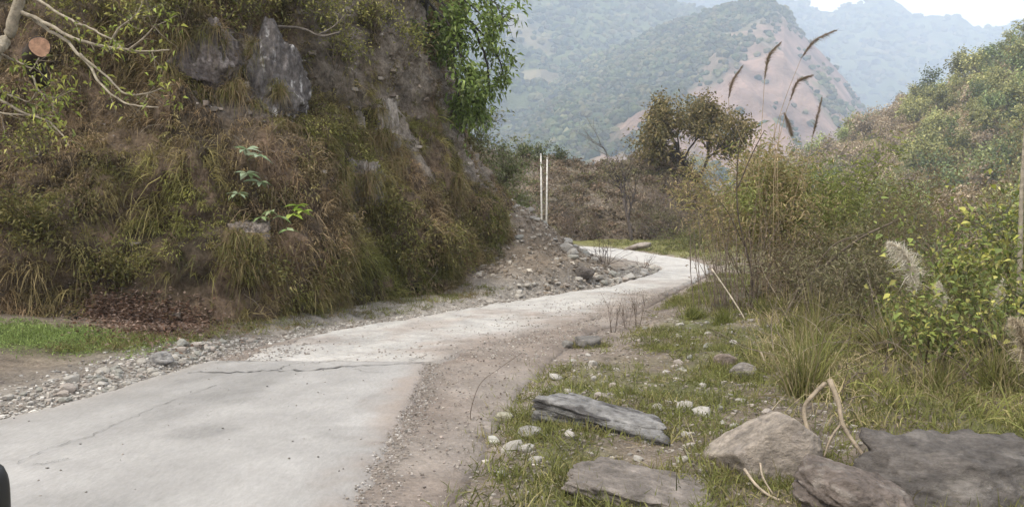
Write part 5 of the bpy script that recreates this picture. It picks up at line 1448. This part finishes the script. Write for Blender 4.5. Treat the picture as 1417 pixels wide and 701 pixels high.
def twig_stuff(name, pts, dirs, Ls, rad, cols, label, droop=0.1):
    s = Soup()
    for q in range(len(pts)):
        d = unit(np.array(dirs[q])); pl = [np.array(pts[q])]
        for z in range(4):
            d = unit(d + rng.normal(size=3) * 0.22 - np.array([0, 0, droop])); pl.append(pl[-1] + d * Ls[q] / 4)
        r = rad * rnd.uniform(.6, 1.4)
        tube(s, np.array(pl), np.linspace(r, r * .4, 5), 3, np.array(cols[rnd.randrange(len(cols))]) * rnd.uniform(.75, 1.25), False)
    return tag(s.build(name, MAT_BARK), label, 'twigs', kind='stuff')
x = rng.uniform(2.6, 11, 1500); y = rng.uniform(6.2, 19, 1500); la, h_, _ = road_coord(x, y); ok = (la - h_ > 1.7) & (x / y < 0.8); x, y = x[ok], y[ok]; z = zg(x, y)
m = len(x); twig_stuff('dead_twigs', np.stack([x, y, z + rng.uniform(0, .35, m)], -1), rng.normal(size=(m, 3)) * np.array([.8, .8, .3]) + np.array([.1, 0, .75]), rng.uniform(.25, .9, m), 0.0045, [(0.2, 0.165, 0.13), (0.28, 0.235, 0.18), (0.13, 0.1, 0.08)], 'thin dead twigs tangled in the undergrowth', 0.06)
w = fa * fvis * (fcen[:, 2] < 7); k = rng.choice(len(fcen), size=420, p=w / w.sum()); nor = np.where(flip[k][:, None], -fn[k], fn[k])
twig_stuff('hanging_twigs', fcen[k] + nor * 0.03, nor + rng.normal(size=(420, 3)) * .6, rng.uniform(.2, .7, 420), 0.005, [(0.22, 0.185, 0.15), (0.15, 0.12, 0.095), (0.3, 0.26, 0.21)], 'dead twigs and roots hanging on the cliff face', 0.22)
x = rng.uniform(-0.3, 5.5, 2600); y = rng.uniform(4.3, 14, 2600); la, h_, _ = road_coord(x, y); ok = (la - h_ > 0.1) & (la - h_ < 3.4); x, y = x[ok], y[ok]; m = len(x)
s = Soup(); blades(s, np.stack([x, y, zg(x, y) + .012], -1), rng.normal(size=(m, 3)) * np.array([1, 1, .12]), rng.uniform(.06, .28, m), rng.uniform(.003, .007, m), np.full(m, 0.03), palette([(0.3, 0.25, 0.17), (0.2, 0.16, 0.11), (0.36, 0.31, 0.22)], m), 2)
tag(s.build('straw', MAT_GRASS), 'dry straw and stalk bits littering the verge', 'straw', kind='stuff')

# thin dry stems standing in front of the road
for q, (px, d, h, lab) in enumerate([(848, 11.4, 0.62, 'thin dark dry weed at the road edge, tallest of its bunch'), (868, 11.7, 0.5, 'thin dark dry weed at the road edge beside the tallest one'), (884, 11.9, 0.55, 'thin dark dry weed at the road edge nearest the green tussocks')]):
    p = P(px, 450, d); p[2] = zg1(p[0], p[1])
    plant('dry_weed', p, lab, 'weed', bush_opts(4, h, 0.005, 0.2, 1, (4,), 0.05, 0.02, .35, .06), 0, (1, 1), (1, 1), [(1, 1, 1)], (0.10, 0.075, 0.06), stemname='stems')
b0 = P(652, 583, 6.45); b0[2] = zg1(b0[0], b0[1])
stem_thing('curved_twig', b0, [([b0, P(652, 565, 6.5), P(665, 530, 6.7), P(690, 510, 7.0), P(722, 488, 7.4)], 0.004, 0.002)], 'thin curved twig arching over the dirt shoulder', 'twig', (0.10, 0.075, 0.06))

# dead branches
b0 = P(1142, 640, 5.25); b0[2] = zg1(b0[0], b0[1]) + .05
stem_thing('forked_branch', b0, [([P(1142, 640, 5.1), P(1120, 600, 5.2), P(1113, 565, 5.3), P(1128, 543, 5.35), P(1142, 530, 5.4)], 0.013, 0.016), ([P(1148, 525, 5.4), P(1160, 555, 5.3), P(1168, 590, 5.2), P(1198, 634, 5.05)], 0.020, 0.012), ([P(1165, 585, 5.25), P(1150, 605, 5.15), P(1140, 632, 5.1)], 0.010, 0.006)],
           'forked pale dead branch leaning behind the tan boulder', 'branch', (0.28, 0.23, 0.17), 'branch')
b0 = P(1060, 690, 4.8); b0[2] = zg1(b0[0], b0[1]) + .02
stem_thing('dead_branch', b0, [([P(1030, 648, 4.75), P(1048, 672, 4.65), P(1075, 690, 4.55), P(1120, 700, 4.5)], 0.010, 0.007), ([P(1052, 640, 4.7), P(1056, 660, 4.65), P(1070, 684, 4.6)], 0.007, 0.005)], 'pale dead branch lying against the front of the tan boulder', 'branch', (0.36, 0.30, 0.23), 'branch')
b0 = P(1070, 520, 8.2); b0[2] = zg1(b0[0], b0[1]) + .03
stem_thing('pale_twigs', b0, [([P(1053, 486, 8.2), P(1060, 508, 8.15), P(1058, 530, 8.1)], 0.010, 0.008), ([P(1064, 485, 8.3), P(1078, 510, 8.2), P(1085, 525, 8.1)], 0.008, 0.006), ([P(1066, 498, 8.3), P(1090, 515, 8.2), P(1105, 530, 8.1), P(1108, 545, 8.0)], 0.008, 0.005), ([P(1085, 516, 8.2), P(1062, 530, 8.05)], 0.007, 0.005)], 'broken pale twigs sticking out of the weeds by the pinkish stone', 'twigs', (0.38, 0.32, 0.24), 'twig')
b0 = P(1150, 490, 9.0); b0[2] = zg1(b0[0], b0[1]) + .03
stem_thing('fallen_branch', b0, [([P(1112, 478, 9.0), P(1150, 492, 8.9), P(1180, 508, 8.8), P(1196, 500, 8.8)], 0.011, 0.006), ([P(1180, 508, 8.8), P(1186, 498, 8.8)], 0.006, 0.004)], 'grey fallen branch lying over the undergrowth', 'branch', (0.3, 0.26, 0.2), 'branch')
b0 = P(1030, 452, 11.5); b0[2] = zg1(b0[0], b0[1])
stem_thing('broken_stick', b0, [([P(985, 372, 12.2), P(1010, 408, 12.0), P(1030, 440, 11.8), P(1036, 455, 11.6)], 0.012, 0.010), ([P(1034, 448, 11.7), P(1026, 466, 11.5), P(1022, 488, 11.3)], 0.012, 0.008)], 'broken pale stick slanting out of the dry stems', 'stick', (0.42, 0.37, 0.29), 'stick')

# ------------------------------------------------------------------ vehicle mirror edge, lower left
c = P(-42, 708, 1.35)
e = empty('wing_mirror', (c[0], c[1], c[2]), 'black plastic wing mirror of the parked vehicle at the concrete slab', 'mirror')
mb, nb_, bb = nt_mat('black_plastic'); bb.inputs['Base Color'].default_value = (0.018, 0.018, 0.02, 1); bb.inputs['Roughness'].default_value = 0.45
mg, ng_, bg = nt_mat('mirror_glass'); bg.inputs['Base Color'].default_value = (0.6, 0.6, 0.62, 1); bg.inputs['Metallic'].default_value = 1; bg.inputs['Roughness'].default_value = 0.05
D, T = ico(4)
def superell(D, p): 
    a = np.abs(D); return D / ((a ** p).sum(1) ** (1 / p))[:, None]
V = superell(D, 4.0) * np.array([0.055, 0.045, 0.085]); V[:, 1] *= np.where(V[:, 1] < 0, 0.45, 1.0)
link('housing', make_mesh('housing', V, None, T, None, True, mb), e)
V = superell(D, 5.0) * np.array([0.048, 0.004, 0.074]) + np.array([0, -0.0215, 0])
link('glass', make_mesh('glass', V, None, T, None, True, mg), e)
s = Soup(); tube(s, catmull([(0, 0.01, -0.06), (-0.03, 0.0, -0.16), (-0.12, -0.02, -0.3), (-0.25, -0.05, -0.5)], 12), 0.014, 8, (0.02, 0.02, 0.02)); o = s.build('arm', mb, e)

# ------------------------------------------------------------------ haze
hx, hy0, hy1, hz0, hz1 = 2900, -500, 3550, -14.5, 1080
V = [(-hx, hy0, hz0), (hx, hy0, hz0), (hx, hy1, hz0), (-hx, hy1, hz0), (-hx, hy0, hz1), (hx, hy0, hz1), (hx, hy1, hz1), (-hx, hy1, hz1)]
hm = bpy.data.materials.new('haze'); hm.use_nodes = True; hn = hm.node_tree; hn.nodes.clear()
ho = hn.nodes.new('ShaderNodeOutputMaterial'); pv = hn.nodes.new('ShaderNodeVolumePrincipled')
pv.inputs['Color'].default_value = (0.70, 0.815, 1.0, 1); pv.inputs['Density'].default_value = 0.00046; pv.inputs['Anisotropy'].default_value = 0.0
hn.links.new(pv.outputs['Volume'], ho.inputs['Volume'])
haze = link('haze', make_mesh('haze', np.array(V), cube_q, None, None, False, hm))
tag(haze, 'pale blue haze filling the valley', 'haze', kind='stuff')
